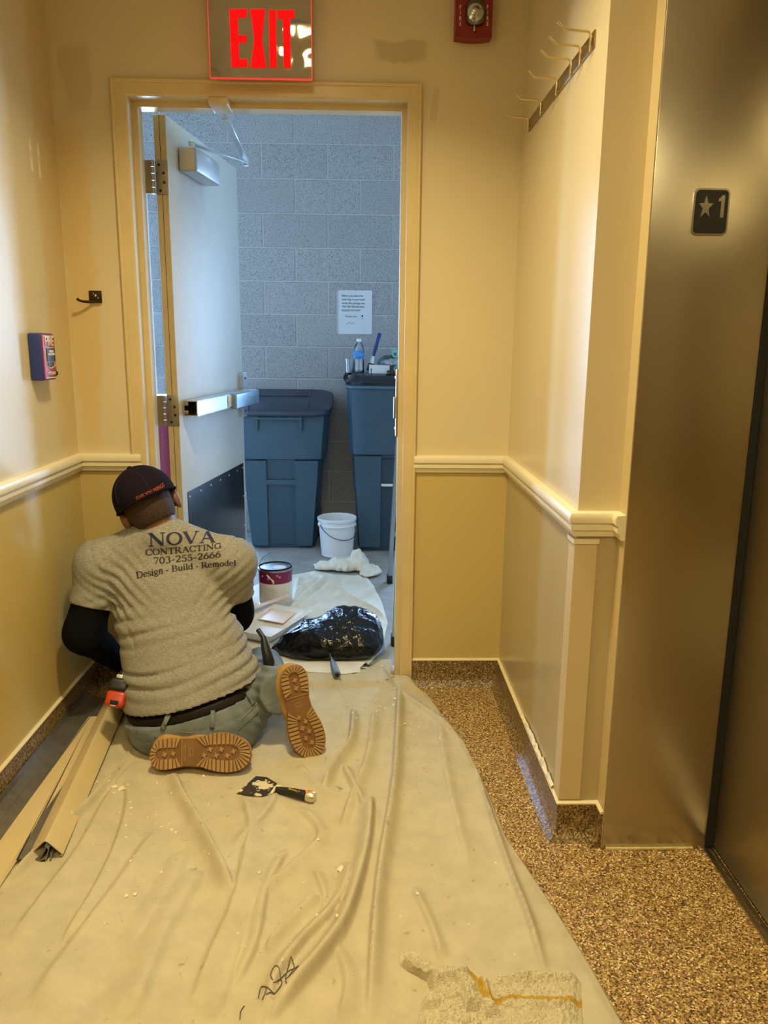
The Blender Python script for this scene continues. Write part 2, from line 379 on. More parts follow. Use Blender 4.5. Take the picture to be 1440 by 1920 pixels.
# ---- implicit surfaces: fields of smooth-blended primitives, skinned by surface nets
class Field:
    def __init__(s, lo, hi, h):
        s.lo = np.array(lo, float); s.h = h
        s.n = np.ceil((np.array(hi) - s.lo)/h).astype(int) + 1
        s.d = np.full(s.n, 1.0)
    def win(s, lo, hi):
        a = np.clip(np.floor((np.array(lo) - s.lo)/s.h).astype(int), 0, s.n); b = np.clip(np.ceil((np.array(hi) - s.lo)/s.h).astype(int) + 1, 0, s.n)
        sl = tuple(slice(int(a[i]), int(b[i])) for i in range(3))
        g = [s.lo[i] + s.h*np.arange(int(a[i]), int(b[i])) for i in range(3)]
        return sl, np.meshgrid(*g, indexing='ij')
    def mix(s, sl, v, k, sub=False):
        a = s.d[sl]
        if sub: a = -a
        if k > 0:
            hh = np.clip(.5 + .5*(v - a)/k, 0, 1); r = v*(1-hh) + a*hh - k*hh*(1-hh)
        else: r = np.minimum(a, v)
        s.d[sl] = -r if sub else r
    def cone(s, a, b, ra, rb, k=.02, sub=False):
        a = np.array(a, float); b = np.array(b, float); R = max(ra, rb) + k + 3*s.h + .02
        sl, (X, Y, Z) = s.win(np.minimum(a, b) - R, np.maximum(a, b) + R)
        ab = b - a; l2 = (ab*ab).sum() + 1e-12
        t = np.clip(((X-a[0])*ab[0] + (Y-a[1])*ab[1] + (Z-a[2])*ab[2])/l2, 0, 1)
        v = np.sqrt((X-a[0]-t*ab[0])**2 + (Y-a[1]-t*ab[1])**2 + (Z-a[2]-t*ab[2])**2) - (ra + (rb-ra)*t)
        s.mix(sl, v, k, sub)
    def ell(s, c, r, k=.02, rot=None, sub=False):
        c = np.array(c, float); r = np.array(r, float); R = r.max() + k + 3*s.h + .02
        sl, (X, Y, Z) = s.win(c - R, c + R)
        x, y, z = X-c[0], Y-c[1], Z-c[2]
        if rot is not None:
            m = np.array(rot)   # rows = local axes in world
            x, y, z = (m[0][0]*x + m[0][1]*y + m[0][2]*z, m[1][0]*x + m[1][1]*y + m[1][2]*z, m[2][0]*x + m[2][1]*y + m[2][2]*z)
        k0 = np.sqrt((x/r[0])**2 + (y/r[1])**2 + (z/r[2])**2); k1 = np.sqrt((x/r[0]**2)**2 + (y/r[1]**2)**2 + (z/r[2]**2)**2) + 1e-9
        s.mix(sl, k0*(k0-1)/k1, k, sub)
    def cut(s, p, n):
        """remove everything on the side n points to"""
        n = _n(np.array(n, float)); sl, (X, Y, Z) = s.win(s.lo, s.lo + s.h*s.n)
        s.d = np.maximum(s.d, (X-p[0])*n[0] + (Y-p[1])*n[1] + (Z-p[2])*n[2])
    def grid(s): return s.win(s.lo, s.lo + s.h*s.n)[1]
    def mesh(s):
        d = s.d.copy()
        for ax in range(3):
            ix = [slice(None)]*3
            for e in (0, -1): ix[ax] = e; d[tuple(ix)] = np.maximum(d[tuple(ix)], s.h*.5)
        neg = d < 0
        c = np.zeros(tuple(x-1 for x in d.shape), int)
        for i in (0, 1):
            for j in (0, 1):
                for k in (0, 1): c += neg[i:d.shape[0]-1+i, j:d.shape[1]-1+j, k:d.shape[2]-1+k]
        act = (c > 0) & (c < 8); idx = np.argwhere(act); nid = np.full(act.shape, -1); nid[act] = np.arange(len(idx))
        acc = np.zeros((len(idx), 3)); cnt = np.zeros(len(idx))
        for ax in range(3):
            o1, o2 = [q for q in range(3) if q != ax]
            for u in (0, 1):
                for v in (0, 1):
                    A = idx.copy(); A[:, o1] += u; A[:, o2] += v; B = A.copy(); B[:, ax] += 1
                    da = d[A[:, 0], A[:, 1], A[:, 2]]; db = d[B[:, 0], B[:, 1], B[:, 2]]
                    mk = (da < 0) != (db < 0); t = np.where(mk, da/np.where(mk, da-db, 1), 0)
                    p = A.astype(float); p[:, ax] += t; acc[mk] += p[mk]; cnt[mk] += 1
        V = s.lo + s.h*acc/cnt[:, None]
        Fs = []
        for ax in range(3):
            o1, o2 = (ax+1) % 3, (ax+2) % 3
            sa = [slice(None)]*3; sb = [slice(None)]*3; sa[ax] = slice(0, -1); sb[ax] = slice(1, None)
            E = np.argwhere(neg[tuple(sa)] != neg[tuple(sb)])
            E = E[(E[:, o1] > 0) & (E[:, o2] > 0) & (E[:, o1] < d.shape[o1]-1) & (E[:, o2] < d.shape[o2]-1)]
            q = []
            for u, v in ((0, 0), (1, 0), (1, 1), (0, 1)):
                Cc = E.copy(); Cc[:, o1] -= u; Cc[:, o2] -= v; q.append(nid[Cc[:, 0], Cc[:, 1], Cc[:, 2]])
            q = np.stack(q, 1); ins = neg[E[:, 0], E[:, 1], E[:, 2]]
            q[~ins] = q[~ins][:, ::-1]; Fs.append(q)
        return V, np.concatenate(Fs).tolist()
def relax(V, Fq, it=2, lam=.5):
    Fq = np.array(Fq); n = len(V)
    e = np.concatenate([Fq[:, [0, 1]], Fq[:, [1, 2]], Fq[:, [2, 3]], Fq[:, [3, 0]]]); e = np.concatenate([e, e[:, ::-1]])
    cnt = np.bincount(e[:, 0], minlength=n).astype(float)[:, None]
    for i in range(it):
        for l in (lam, -lam*1.04):
            a = np.stack([np.bincount(e[:, 0], weights=V[e[:, 1], k], minlength=n) for k in range(3)], 1)/np.maximum(cnt, 1)
            V = V + l*(a - V)
    return V
def skin(name, f, mat, parent=None, it=2):
    V, Fq = f.mesh(); V = relax(V, Fq, it)
    o = pydata(name, V, Fq, mat, parent, smooth=80)
    return o, V, Fq

# ================================================================ SETTING
YB, YT = 2.80, 2.95         # door wall: hall face, vestibule face
XL, XR = -1.03, .522        # hall side walls
Y1, X2, Y2, X3 = 1.845, .625, 1.788, .895   # alcove corner, lift frame
ZC = 2.62
def struct(o, label, cat='wall'): return tag(o, label, cat, kind='structure')
def slab(name, lo, hi, mat, label, cat='wall'):
    m = MB(); m.box(lo, hi); return struct(m.build(name, mat), label, cat)
slab('floor', (-1.2, -6.1, -.1), (4.7, 2.80, 0), M['quartz'], 'tan and brown quartz chip hallway floor', 'floor')
slab('floor_vestibule', (-2.1, 2.80, -.1), (1.4, 5.42, -.002), M['concrete'], 'bare grey concrete floor beyond the doorway', 'floor')
slab('ceiling', (-1.2, -6.1, ZC), (4.7, YT, ZC+.1), M['ceil'], 'pale ceiling over the hallway', 'ceiling')
slab('ceiling_vestibule', (-2.1, YT, 2.9), (1.4, 5.42, 3.0), M['ceil'], 'pale ceiling over the stair vestibule', 'ceiling')
slab('wall_left', (XL-.12, -6.1, 0), (XL, YB, ZC), M['wall_left'], 'long glossy cream wall with the blue fire pull box')
m = MB()
m.box((XL-.12, YB, 0), (-.825, YT, ZC)); m.box((.172, YB, 0), (1.2, YT, ZC)); m.box((-.825, YB, 2.112), (.172, YT, ZC)); m.box((XL-.12, YB+.02, ZC), (1.2, YT, 2.9))
struct(m.build('wall_back', M['wall_back']), 'yellow wall around the open doorway')
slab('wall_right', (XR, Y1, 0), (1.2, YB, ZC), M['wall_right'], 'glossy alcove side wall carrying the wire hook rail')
slab('wall_lift', (X2, Y2+.02, 2.2), (1.2, Y1, ZC), M['wall_plain'], 'cream wall above the lift opening')
slab('wall_lift_side', (1.03, -1.1, 0), (1.2, Y2, ZC), M['blackgap'], 'dark shaft wall behind the lift doors')
slab('wall_lobby_side', (1.03, -1.2, 0), (4.7, -1.1, ZC), M['wall_plain'], 'cream side wall of the lift lobby')
slab('wall_lobby', (X3-.02, -1.1, 0), (1.03, .64, ZC), M['wall_plain'], 'cream wall past the lift doors')
slab('wall_lobby_far', (4.6, -6.0, 0), (4.7, -1.1, ZC), M['wall_plain'], 'cream end wall of the lift lobby')
slab('wall_rear', (-1.2, -6.1, 0), (4.7, -6.0, ZC), M['wall_plain'], 'cream wall at the rear of the hallway')

# ---- ceiling lamps (the hallway's own light)
def ceiling_lamp(x, y, sx, sy, label, power, spread=180):
    t = empty('ceiling_light', (x, y, ZC)); tag(t, label, 'ceiling light')
    m = MB(); m.box((-sx/2-.03, -sy/2-.03, -.05), (sx/2+.03, sy/2+.03, 0), .012); m.build('housing', M['white'], t, 40)
    m = MB(); m.box((-sx/2, -sy/2, -.058), (sx/2, sy/2, -.051)); m.build('diffuser', M['lamp_glow'], t)
    a = area('lamp_light', (x, y, ZC-.07), (0, 0, 0), sx, sy, power, LAMP); a.data.spread = math.radians(spread)
ceiling_lamp(-.20, 1.74, .20, .20, 'square flush ceiling lamp in front of the exit sign', 22, 130)
ceiling_lamp(-.10, -.35, .55, .55, 'large flush ceiling lamp at the rear of the hall', 25, 150)
ceiling_lamp(1.55, -1.45, .5, .5, 'flush ceiling lamp of the lift lobby', 14, 150)

# ---- chair rails
rp = [(0, .833), (.010, .833), (.013, .840), (.013, .847), (.020, .851), (.020, .861), (.016, .865), (.024, .870), (.026, .884), (.022, .893), (0, .895)]
m = MB(); m.sweep(rp, [(-.802, YB), (XL, YB), (XL, -6.0)], [(0, -1), (1, 0)])
tag(m.build('trim_1', M['rail'], None, 35), 'cream moulded chair rail along the long wall', 'chair rail', kind='structure')
m = MB(); m.sweep(rp, [(.178, YB), (XR, YB), (XR, Y1), (X2, Y1), (X2, Y2+.004)], [(0, -1), (-1, 0), (0, -1), (-1, 0)])
tag(m.build('trim_2', M['rail'], None, 35), 'cream moulded chair rail around the alcove beside the lift', 'chair rail', kind='structure')
# ---- quartz cove base with its cream bead
bp = [(0, 0), (.034, 0), (.030, .004), (.018, .012), (.010, .026), (.007, .045), (.007, .100), (0, .100)]
bd = [(0, .099), (.009, .099), (.010, .103), (.006, .107), (0, .108)]
def base(name, path, out, label):
    m = MB(); m.sweep(bp, path, out); o = m.build(name, M['quartz_base'], None, 40); struct(o, label, 'baseboard')
    m = MB(); m.sweep(bd, path, out); m.build('top_bead', M['bead'], o, 40)
base('baseboard_left', [(-.83, YB), (XL, YB), (XL, -6.0)], [(0, -1), (1, 0)], 'dark quartz cove base along the long wall')
base('baseboard_right', [(.18, YB), (XR, YB), (XR, Y1), (X2, Y1), (X2, Y2+.004)], [(0, -1), (-1, 0), (0, -1), (-1, 0)], 'dark quartz cove base around the alcove')
# torn drywall paper along the base of the alcove wall
vs, fs = [], []
for i in range(60):
    t = i/59; y = 1.90 + t*.42; a = .006 + .010*abs(vnoise(t*14, 0, 5))*2 + .008*math.sin(t*PI)
    vs += [(XR - .0085, y, .104), (XR - .010 - .006*abs(float(vnoise(t*9, 3, 2))), y, .106 + a*.5), (XR - .003, y, .106 + a + .012*float(vnoise(t*22, 1, 4)))]
    if i: b_ = 3*i; fs += [(b_-3, b_-2, b_+1, b_), (b_-2, b_-1, b_+2, b_+1)]
o = pydata('torn_paper', vs, fs, P('torn_paper', (.80, .72, .52), .8, bump=.4), None); tag(o, 'ragged torn paint edge along the alcove base', 'paint edge')

# ---- door frame
def door_frame():
    f = MB(); sx0, sx1, zt = -.785, .138, 2.075
    # one closed hollow-metal section per side: face, rabbet, stop
    def leg(x_out, x_rab, sgn, z1):
        pts = [(x_out, YB-.012), (x_rab-sgn*.006, YB-.014), (x_rab, YB-.010), (x_rab, YB+.045), (x_rab+sgn*.018, YB+.047), (x_rab+sgn*.018, YB+.103), (x_rab, YB+.105), (x_rab, YT+.012), (x_out, YT+.012)]
        f.prism(pts, 0, z1, 'Z')
    leg(-.830, sx0, 1, 2.119); leg(.178, sx1, -1, 2.119)
    pts = [(YB-.012, 2.119), (YB-.014, zt+.006), (YB-.010, zt), (YB+.045, zt), (YB+.047, zt-.018), (YB+.103, zt-.018), (YB+.105, zt), (YT+.012, zt), (YT+.012, 2.119)]
    f.prism(pts, sx0-.045+.002, sx1+.045-.005, 'X')
    # raised outer back-band
    f.box((-.836, YB-.018, 0), (-.824, YB-.002, 2.127), .003, 1); f.box((.172, YB-.018, 0), (.184, YB-.002, 2.127), .003, 1)
    f.box((-.826, YB-.018, 2.115), (.174, YB-.002, 2.127), .003, 1)
    o = f.build('trim_3', M['frame'], None, 30); tag(o, 'yellow painted metal door frame around the opening', 'door frame', kind='structure')
    # strike plate and latch keeper on the right jamb
    k = MB(); k.box((.112, YB+.050, .955), (.121, YB+.100, 1.20), .003); k.build('strike_plate', M['zinc'], o, 40)
    k = MB(); k.box((.104, YB+.062, 1.02), (.115, YB+.090, 1.10), .003); k.build('latch_keeper', M['zinc'], o, 40)
    for z in (.985, 1.17):
        k = MB(); k.lathe([(.006, 0), (.006, .002), (.003, .003)], 10, Matrix.Translation((.112, YB+.075, z)) @ Matrix.Rotation(-PI/2, 4, 'Y')); k.build('screw', M['chrome'], o)
    return o
door_frame()
m = MB(); m.prism([(YB-.03, 0), (YB-.01, .011), (YT+.01, .011), (YT+.03, 0)], -.79, .14, 'X')
for i in range(6): m.box((-.79, YB+.012+i*.024, .011), (.14, YB+.024+i*.024, .0135))
tag(m.build('trim_4', M['alu'], None, 30), 'ribbed aluminium threshold across the doorway', 'threshold', kind='structure')

# ---- the open door with its hardware (local: x along the leaf from the hinge, y out of the push face, z up)
DA = Vector((-.704, 2.97, 0)); dd = Vector((.127, .992, 0)).normalized(); dn = Vector((dd.y, -dd.x, 0))
DM = frame4(DA, dd, (0, 0, 1)); DM = Matrix((dd, dn, Vector((0, 0, 1)))).transposed().to_4x4(); DM.translation = DA
door = MB(); door.box((0, -.045, .012), (.865, 0, 2.068), .002)
door = door.build('door_1', M['door'], None, 30); door.matrix_world = DM
tag(door, 'pale metal door standing open into the stair vestibule', 'door', kind='structure')
e = MB(); e.box((-.0025, -.044, .014), (.001, -.001, 2.066)); e.build('hinge_edge', M['door_edge'], door)
e = MB(); e.box((-.0032, -.0235, .014), (-.0022, -.022, 2.066)); e.build('edge_seam', M['blackgap'], door)
k = MB(); k.box((.05, 0, .02), (.83, .0025, .712), .001); k = k.build('kick_plate', P('kick_plate', (.02, .022, .026), .22, .3, var=.3, vscale=5), door)
for x, z in [(.07, .69), (.2, .69), (.33, .69), (.46, .69), (.59, .69), (.72, .69), (.815, .69), (.815, .55), (.815, .40), (.815, .25), (.815, .1), (.07, .5), (.07, .3), (.07, .1)]:
    s_ = MB(); s_.lathe([(.005, 0), (.005, .0015), (.002, .003)], 8, Matrix.Translation((x, .0025, z)) @ Matrix.Rotation(-PI/2, 4, 'X')); s_.build('screw', M['chrome'], k)
# hinges
for z in (1.86, 1.035, .23):
    h = MB(); h.box((-.0062, -.044, z-.057), (-.0026, .002, z+.057), .001)
    h = h.build('hinge', M['zinc'], door, 30)
    h2 = MB()
    for q in range(5): h2.tube([(-.012, -.052, z-.057+q*.0228+.001), (-.012, -.052, z-.057+(q+1)*.0228-.001)], .007, 10)
    h2.box((-.014, -.056, z-.056), (-.0125, -.090, z+.056)); h2.build('knuckle', M['zinc'], h, 40)
    for (yy, zz) in ((-.030, .042), (-.014, .014), (-.013, -.017), (-.028, -.044)):
        s_ = MB(); s_.lathe([(.0052, 0), (.0045, .0012), (.002, .0006)], 10, Matrix.Translation((-.0062, yy, z+zz)) @ Matrix.Rotation(-PI/2, 4, 'Y')); s_.build('screw', M['blackgap'], h)
# closer
c = MB(); c.box((.105, .001, 1.902), (.39, .070, 1.990), .010, 3)
clo = c.build('door_closer', P('closer_paint', (.42, .44, .46), .38, .2), door, 40)
c = MB(); c.box((.101, .008, 1.908), (.106, .062, 1.984), .002); c.build('end_cover', P('closer_end', (.56, .50, .38), .4, .2), clo, 40)
inv = DM.inverted()
piv = Vector((.135, .045, 1.992)); elb = inv @ WY(460, 253, 3.42); sho = inv @ Vector((-.475, YB+.06, 2.050))
def bar(mb, a, b, wd, th):
    a = Vector(a); b = Vector(b); t = (b-a).normalized(); s1 = t.cross(Vector((0, 0, 1))).normalized(); u = s1.cross(t)
    mb.box((0, -wd/2, -th/2), ((b-a).length, wd/2, th/2), .001, 1, Matrix.Translation(a) @ Matrix((t, s1, u)).transposed().to_4x4())
elb = Vector((elb.x, elb.y, 2.006)); sho2 = Vector((sho.x, sho.y, 2.028))
c = MB(); bar(c, piv + Vector((0, 0, .012)), elb, .024, .007); c.lathe([(.012, 0), (.012, .022), (.008, .026)], 14, Matrix.Translation(piv + Vector((0, 0, -.004))))
c.build('main_arm', M['alu'], clo, 40)
c = MB(); bar(c, elb + Vector((0, 0, .006)), sho2, .022, .007); c.lathe([(.011, -.010), (.011, .018), (.006, .022)], 14, Matrix.Translation(elb)); c.build('forearm', M['alu'], clo, 40)
c = MB(); c.box((-.52, YB-.016, 2.052), (-.455, YB+.10, 2.078), .006, 2, inv); c.build('arm_shoe', M['frame'], clo, 40)
# panic bar
pb = MB()
def hollow(mb, x0, x1, y0, y1, z0, z1, t):
    mb.box((x0, y0, z0), (x1, y0+t, z1)); mb.box((x0, y1-t, z0), (x1, y1, z1)); mb.box((x0, y0, z0), (x1, y1, z0+t)); mb.box((x0, y0, z1-t), (x1, y1, z1))
hollow(pb, .02, .80, .010, .066, 1.012, 1.072, .004)
pbo = pb.build('panic_bar', M['alu'], door)
for zz in (1.020, 1.052):
    c = MB(); c.box((.019, .012, zz), (.026, .030, zz+.014), .002); c.build('end_bracket', M['zinc'], pbo, 30)
c = MB(); c.box((.10, .014, 1.016), (.105, .062, 1.068)); c.build('bar_core', M['blackgap'], pbo)
c = MB(); c.box((.40, .064, 1.016), (.47, .070, 1.066), .002); c.build('push_pad_stop', P('pad_tan', (.50, .42, .30), .5), pbo, 30)
c = MB(); c.box((.46, .060, 1.004), (.84, .088, 1.070), .006, 3); c.build('push_pad', P('push_pad', (.20, .33, .44), .34, .3), pbo, 40)
for zb, zt_ in ((1.07, 1.150), (.940, 1.012)):
    c = MB()
    prof = [(.795, zb), (.856, zb), (.856, zt_-.014), (.846, zt_), (.805, zt_), (.795, zt_-.014)] if zt_ > 1.05 else [(.795, zt_), (.856, zt_), (.856, zb+.014), (.846, zb), (.805, zb), (.795, zb+.014)]
    c.prism(prof, 0.0, .024, 'Y'); c.build('mount_plate', M['alu'], pbo, 30)
    c = MB(); zz = zt_-.028 if zt_ > 1.05 else zb+.028
    c.lathe([(.006, 0), (.006, .002), (.003, .003)], 10, Matrix.Translation((.822, .024, zz)) @ Matrix.Rotation(-PI/2, 4, 'X')); c.build('screw', M['blackgap'], pbo)

# ---- lift: frame, jamb, doors, sill
m = MB()
m.box((X2, Y2, 0), (X3+.004, Y2+.055, 2.30), .002)
lj = m.build('trim_5', M['steel'], None, 30); tag(lj, 'brushed steel lift jamb carrying the floor sign', 'lift jamb', kind='structure')
m = MB(); m.box((X2-.0015, Y2+.003, .0), (X2+.002, Y1, 2.30)); m.build('painted_return', P('return_paint', (.58, .46, .25), .4), lj)
m = MB(); m.box((X2+.01, Y2-.006, 0), (X3-.03, Y2+.001, .007), .002); m.build('caulk_bead', P('caulk', (.62, .50, .24), .8, bump=.8, bscale=60), lj)
m = MB(); m.box((X3+.0045, Y2-.003, .008), (X3+.021, Y2+.03, 2.15)); m.build('gap_shade_strip', M['blackgap'], lj)  # black strip added for the shaded gap between jamb and lift door
m = MB(); m.box((X3+.022, 1.20, .012), (X3+.05, Y2+.05, 2.15), .002)
d2 = m.build('door_2', M['steel'], None, 30); tag(d2, 'brushed steel lift door panel beside the floor sign', 'lift door', kind='structure')
m = MB(); m.box((X3+.022, .64, .012), (X3+.05, 1.196, 2.15), .002)
d2 = m.build('door_3', M['steel'], None, 30); tag(d2, 'brushed steel lift door panel past the meeting edge', 'lift door', kind='structure')
m = MB(); m.box((X3-.004, .64, -.001), (X3+.010, Y2, .006)); m.box((X3+.014, .64, -.001), (X3+.021, Y2, .006)); m.box((X3+.05, .64, -.001), (X3+.12, Y2, .006))
tag(m.build('trim_6', M['steel_edge']), 'grooved metal sill along the lift doors', 'lift sill', kind='structure')
slab('wall_lift_head', (X3, .64, 2.15), (1.03, Y2, ZC), M['wall_plain'], 'cream wall over the lift doors')

# ---- corner guard on the alcove's outer corner
m = MB(); t = .004; wd = .052; z0, z1 = .112, .815
m.prism([(XR-t, Y1-t), (XR+wd, Y1-t), (XR+wd, Y1-.0005), (XR-.0005, Y1-.0005), (XR-.0005, Y1+wd), (XR-t, Y1+wd)], z0, z1, 'Z')
cg = m.build('corner_guard', P('guard_vinyl', (.62, .50, .29), .36), None, 30); tag(cg, 'tan vinyl corner guard fixed below the alcove chair rail', 'corner guard')
m = MB(); t = .008; wd += .003
m.prism([(XR-t, Y1-t), (XR+wd, Y1-t), (XR+wd, Y1-.0005), (XR-.0005, Y1-.0005), (XR-.0005, Y1+wd), (XR-t, Y1+wd)], z1-.002, z1+.010, 'Z', bev=0); m.build('end_cap', M['rail'], cg, 30)

# ================================================================ STAIR VESTIBULE
YW = 5.30; PX, PZ = .42, .2093
OPEN = [(-1.86, -1.398), (-1.335, -.86), (.62, 1.27)]; OZ0, OZ1 = .10, 2.25
m = MB()
for a, b in ((-2.1, OPEN[0][0]), (OPEN[0][1], OPEN[1][0]), (OPEN[1][1], OPEN[2][0]), (OPEN[2][1], 1.4)): m.box((a, YW+.006, 0), (b, YW+.12, 2.9))
for a, b in OPEN: m.box((a, YW+.006, 0), (b, YW+.12, OZ0)); m.box((a, YW+.006, OZ1), (b, YW+.12, 2.9))
wf = m.build('wall_far', M['mortar']); struct(wf, 'grey concrete block wall behind the trash carts')
bm_ = MB(); bm_.box((-PX/2+.0045, 0, -PZ/2+.0045), (PX/2-.0045, .012, PZ/2-.0045), .003, 1)
first = bm_.build('block', M['block'], wf); BD = first.data; used = False; CUT = {}
for r in range(14):
    zc = 1.473 + (r - 7)*PZ + PZ/2
    if zc < 0: continue
    ox = .175 if (r % 2 == 0) else .175 + PX/2
    # the course between z=2.31 and 2.51 (r=11) carries joints at x=.175+k*.42
    ox = .175 if (r - 11) % 2 == 0 else .175 + PX/2
    for kx in range(-6, 3):
        xc = ox + (kx + .5)*PX
        segs = [(max(-2.1, xc - PX/2), min(1.4, xc + PX/2))]
        if OZ0 < zc < OZ1 + .05:
            for a, b in OPEN: segs = [(p, q) for sg0, sg1 in segs for p, q in ((sg0, min(sg1, a)), (max(sg0, b), sg1)) if q - p > .02]
        for p, q in segs:
            w_ = round(q - p, 3)
            if abs(w_ - PX) < .002:
                if not used: b_ = first; used = True
                else: b_ = link('block', BD, wf)
            else:
                if w_ not in CUT:
                    k_ = MB(); k_.box((-w_/2+.0045, 0, -PZ/2+.0045), (w_/2-.0045, .012, PZ/2-.0045), .003, 1); b_ = k_.build('block', M['block'], wf); CUT[w_] = b_.data
                else: b_ = link('block', CUT[w_], wf)
            b_.location = ((p+q)/2, YW + .002*random.random(), zc)
M['vest'] = P('vestibule_paint', (.62, .62, .60), .8, bump=.3, bscale=60)
slab('wall_vestibule_left', (-2.1, YT, 0), (-2.0, YW, 2.9), M['vest'], 'pale side wall behind the open door')
slab('wall_vestibule_right', (1.4, YT, 0), (1.5, YW, 2.9), M['vest'], 'pale side wall beside the ladder')
slab('wall_vestibule_near', (XL-1.07, YT-.1, 0), (XL-.12, YT, 2.9), M['vest'], 'pale stub wall beyond the hinge side')
slab('wall_vestibule_near_right', (1.2, YT-.1, 0), (1.4, YT, 2.9), M['vest'], 'pale stub wall beyond the latch side')
def window(n, x0, x1, label):
    f = MB(); t = .035; ya, yb = YW+.03, YW+.09
    f.box((x0, ya, OZ0), (x0+t, yb, OZ1)); f.box((x1-t, ya, OZ0), (x1, yb, OZ1)); f.box((x0+t, ya, OZ0), (x1-t, yb, OZ0+t)); f.box((x0+t, ya, OZ1-t), (x1-t, yb, OZ1)); f.box((x0+t, ya, .95), (x1-t, yb, 1.0))
    o = f.build('window_%d' % n, M['alu']); tag(o, label, 'window', kind='structure')
    for a, b in ((OZ0+t, .95), (1.0, OZ1-t)):
        g = MB(); g.box((x0+t, YW+.058, a), (x1-t, YW+.062, b)); g.build('pane', M['glass'], o)
window(1, *OPEN[1], 'narrow two-pane window in the block wall behind the door')
window(2, *OPEN[2], 'wider two-pane window in the block wall beyond the ladder')
window(3, *OPEN[0], 'narrow two-pane window in the vestibule corner behind the red pipe')
#PART2
# ================================================================ WALL FITTINGS
# ---- exit sign: mirrored acrylic panel with lit red letters
YS = 2.735
sg = empty('exit_sign', (-.345, YS+.02, 2.12)); tag(sg, 'mirrored exit sign with glowing red letters above the doorway', 'exit sign')
def mirror_mat():
    m, nd, lk, b = new_mat('mirror_acrylic'); b.inputs['Metallic'].default_value = 1; b.inputs['Roughness'].default_value = .06
    b.inputs['Base Color'].default_value = (.52, .47, .37, 1)
    g = nd.new('ShaderNodeNewGeometry'); n = nd.new('ShaderNodeTexNoise'); n.inputs['Scale'].default_value = 9; n.inputs['Detail'].default_value = 1
    lk.new(g.outputs['Position'], n.inputs['Vector']); bp_ = nd.new('ShaderNodeBump'); bp_.inputs['Strength'].default_value = .6; bp_.inputs['Distance'].default_value = .02
    lk.new(n.outputs['Fac'], bp_.inputs['Height']); lk.new(bp_.outputs[0], b.inputs['Normal']); return m
M['mirror'] = mirror_mat()
M['redglow'] = P('lit_red', (.25, 0, 0), .7, emit=(1, .004, .004), estr=1.3, spec=.1)
M['rededge'] = P('lit_edge', (.5, .05, .04), .4, emit=(1, .06, .045), estr=.6)
a_, b_ = WY(390, 0, YS), WY(584, 148, YS); x0, x1, zb = a_.x, b_.x, b_.z
m = MB(); m.box((x0, YS, zb), (x1, YS+.006, ZC-.06)); pn = m.build('mirror_panel', M['mirror']); adopt(sg, pn)
m = MB(); m.box((x0-.003, YS-.001, zb-.004), (x1+.003, YS+.008, zb)); m.box((x0-.003, YS-.001, zb), (x0, YS+.008, ZC-.06)); m.box((x1, YS-.001, zb), (x1+.003, YS+.008, ZC-.06))
ed = m.build('lit_edge', M['rededge']); adopt(sg, ed)
m = MB(); m.box((x0-.02, YS-.03, ZC-.06), (x1+.02, YS+.05, ZC), .005); cn = m.build('canopy', M['white'], None, 40); adopt(sg, cn)
def letter(pxpolys):
    m = MB()
    for pl in pxpolys: m.prism([(WY(x, y, YS-.002).x, WY(x, y, YS-.002).z) for x, y in pl], YS-.0035, YS-.0005, 'Y')
    o = m.build('letter', M['redglow']); adopt(sg, o)
letter([[(430, 17), (445, 17), (449, 126), (434, 126)], [(445, 17), (463, 17), (463, 32), (445, 32)], [(446, 66), (462, 66), (462, 79), (446, 79)], [(448, 111), (464, 111), (464, 126), (448, 126)]])
letter([[(469, 17), (483, 17), (499, 127), (484, 127)], [(497, 17), (484, 17), (470, 127), (485, 127)]])
letter([[(504, 19), (517, 19), (519, 127), (506, 127)]])
letter([[(520, 19), (552, 19), (552, 34), (520, 34)], [(530, 34), (544, 34), (545, 127), (532, 127)]])

# ---- fire strobe
YF = YB-.045
st = empty('fire_strobe', (WY(887, 40, YB).x, YB, 2.27)); tag(st, 'red wall fire strobe with clear flash lens', 'fire alarm')
a_, b_ = WY(853, 72, YF), WY(922, 72, YF); zt = a_.z + .155; cx = (a_.x+b_.x)/2; hw = (b_.x-a_.x)/2
pts = [(a_.x, zt), (a_.x, a_.z+.006)] + [(cx + hw*t, a_.z + .006 - .006*math.cos(t*PI/2)) for t in (-.9, -.6, -.3, 0, .3, .6, .9)] + [(b_.x, a_.z+.006), (b_.x, zt)]
m = MB(); m.prism(pts, YF, YB, 'Y'); hb = m.build('housing', P('strobe_red', (.22, .010, .008), .38), None, 30); adopt(st, hb)
c_ = WY(891, 25, YF)
m = MB(); m.lathe([(.034, 0), (.034, .006), (.030, .016), (.020, .024), (.004, .027)], 28, Matrix.Translation((c_.x, YF, c_.z)) @ Matrix.Rotation(PI/2, 4, 'X') @ Matrix.Diagonal((.95, 1.15, 1, 1)), power=3.2)
ln = m.build('flash_lens', M['clear'], None, 50); adopt(st, ln)
m = MB(); m.lathe([(.026, 0), (.026, .004), (.016, .006), (.014, .016), (.006, .020)], 18, Matrix.Translation((c_.x, YF-.006, c_.z)) @ Matrix.Rotation(PI/2, 4, 'X')); q = m.build('flash_reflector', M['chrome'], None, 40); adopt(st, q)
m = MB(); m.tube([(c_.x-.002, YF-.003, c_.z-.03), (c_.x-.002, YF-.003, c_.z-.052)], .002, 6); q = m.build('tab', M['white_ink']); adopt(st, q)
p_ = WY(892, 60, YF); m = MB(); m.lathe([(.0035, 0), (.0035, .001)], 10, Matrix.Translation((p_.x, YF, p_.z)) @ Matrix.Rotation(PI/2, 4, 'X')); q = m.build('screw_hole', M['blackgap']); adopt(st, q)
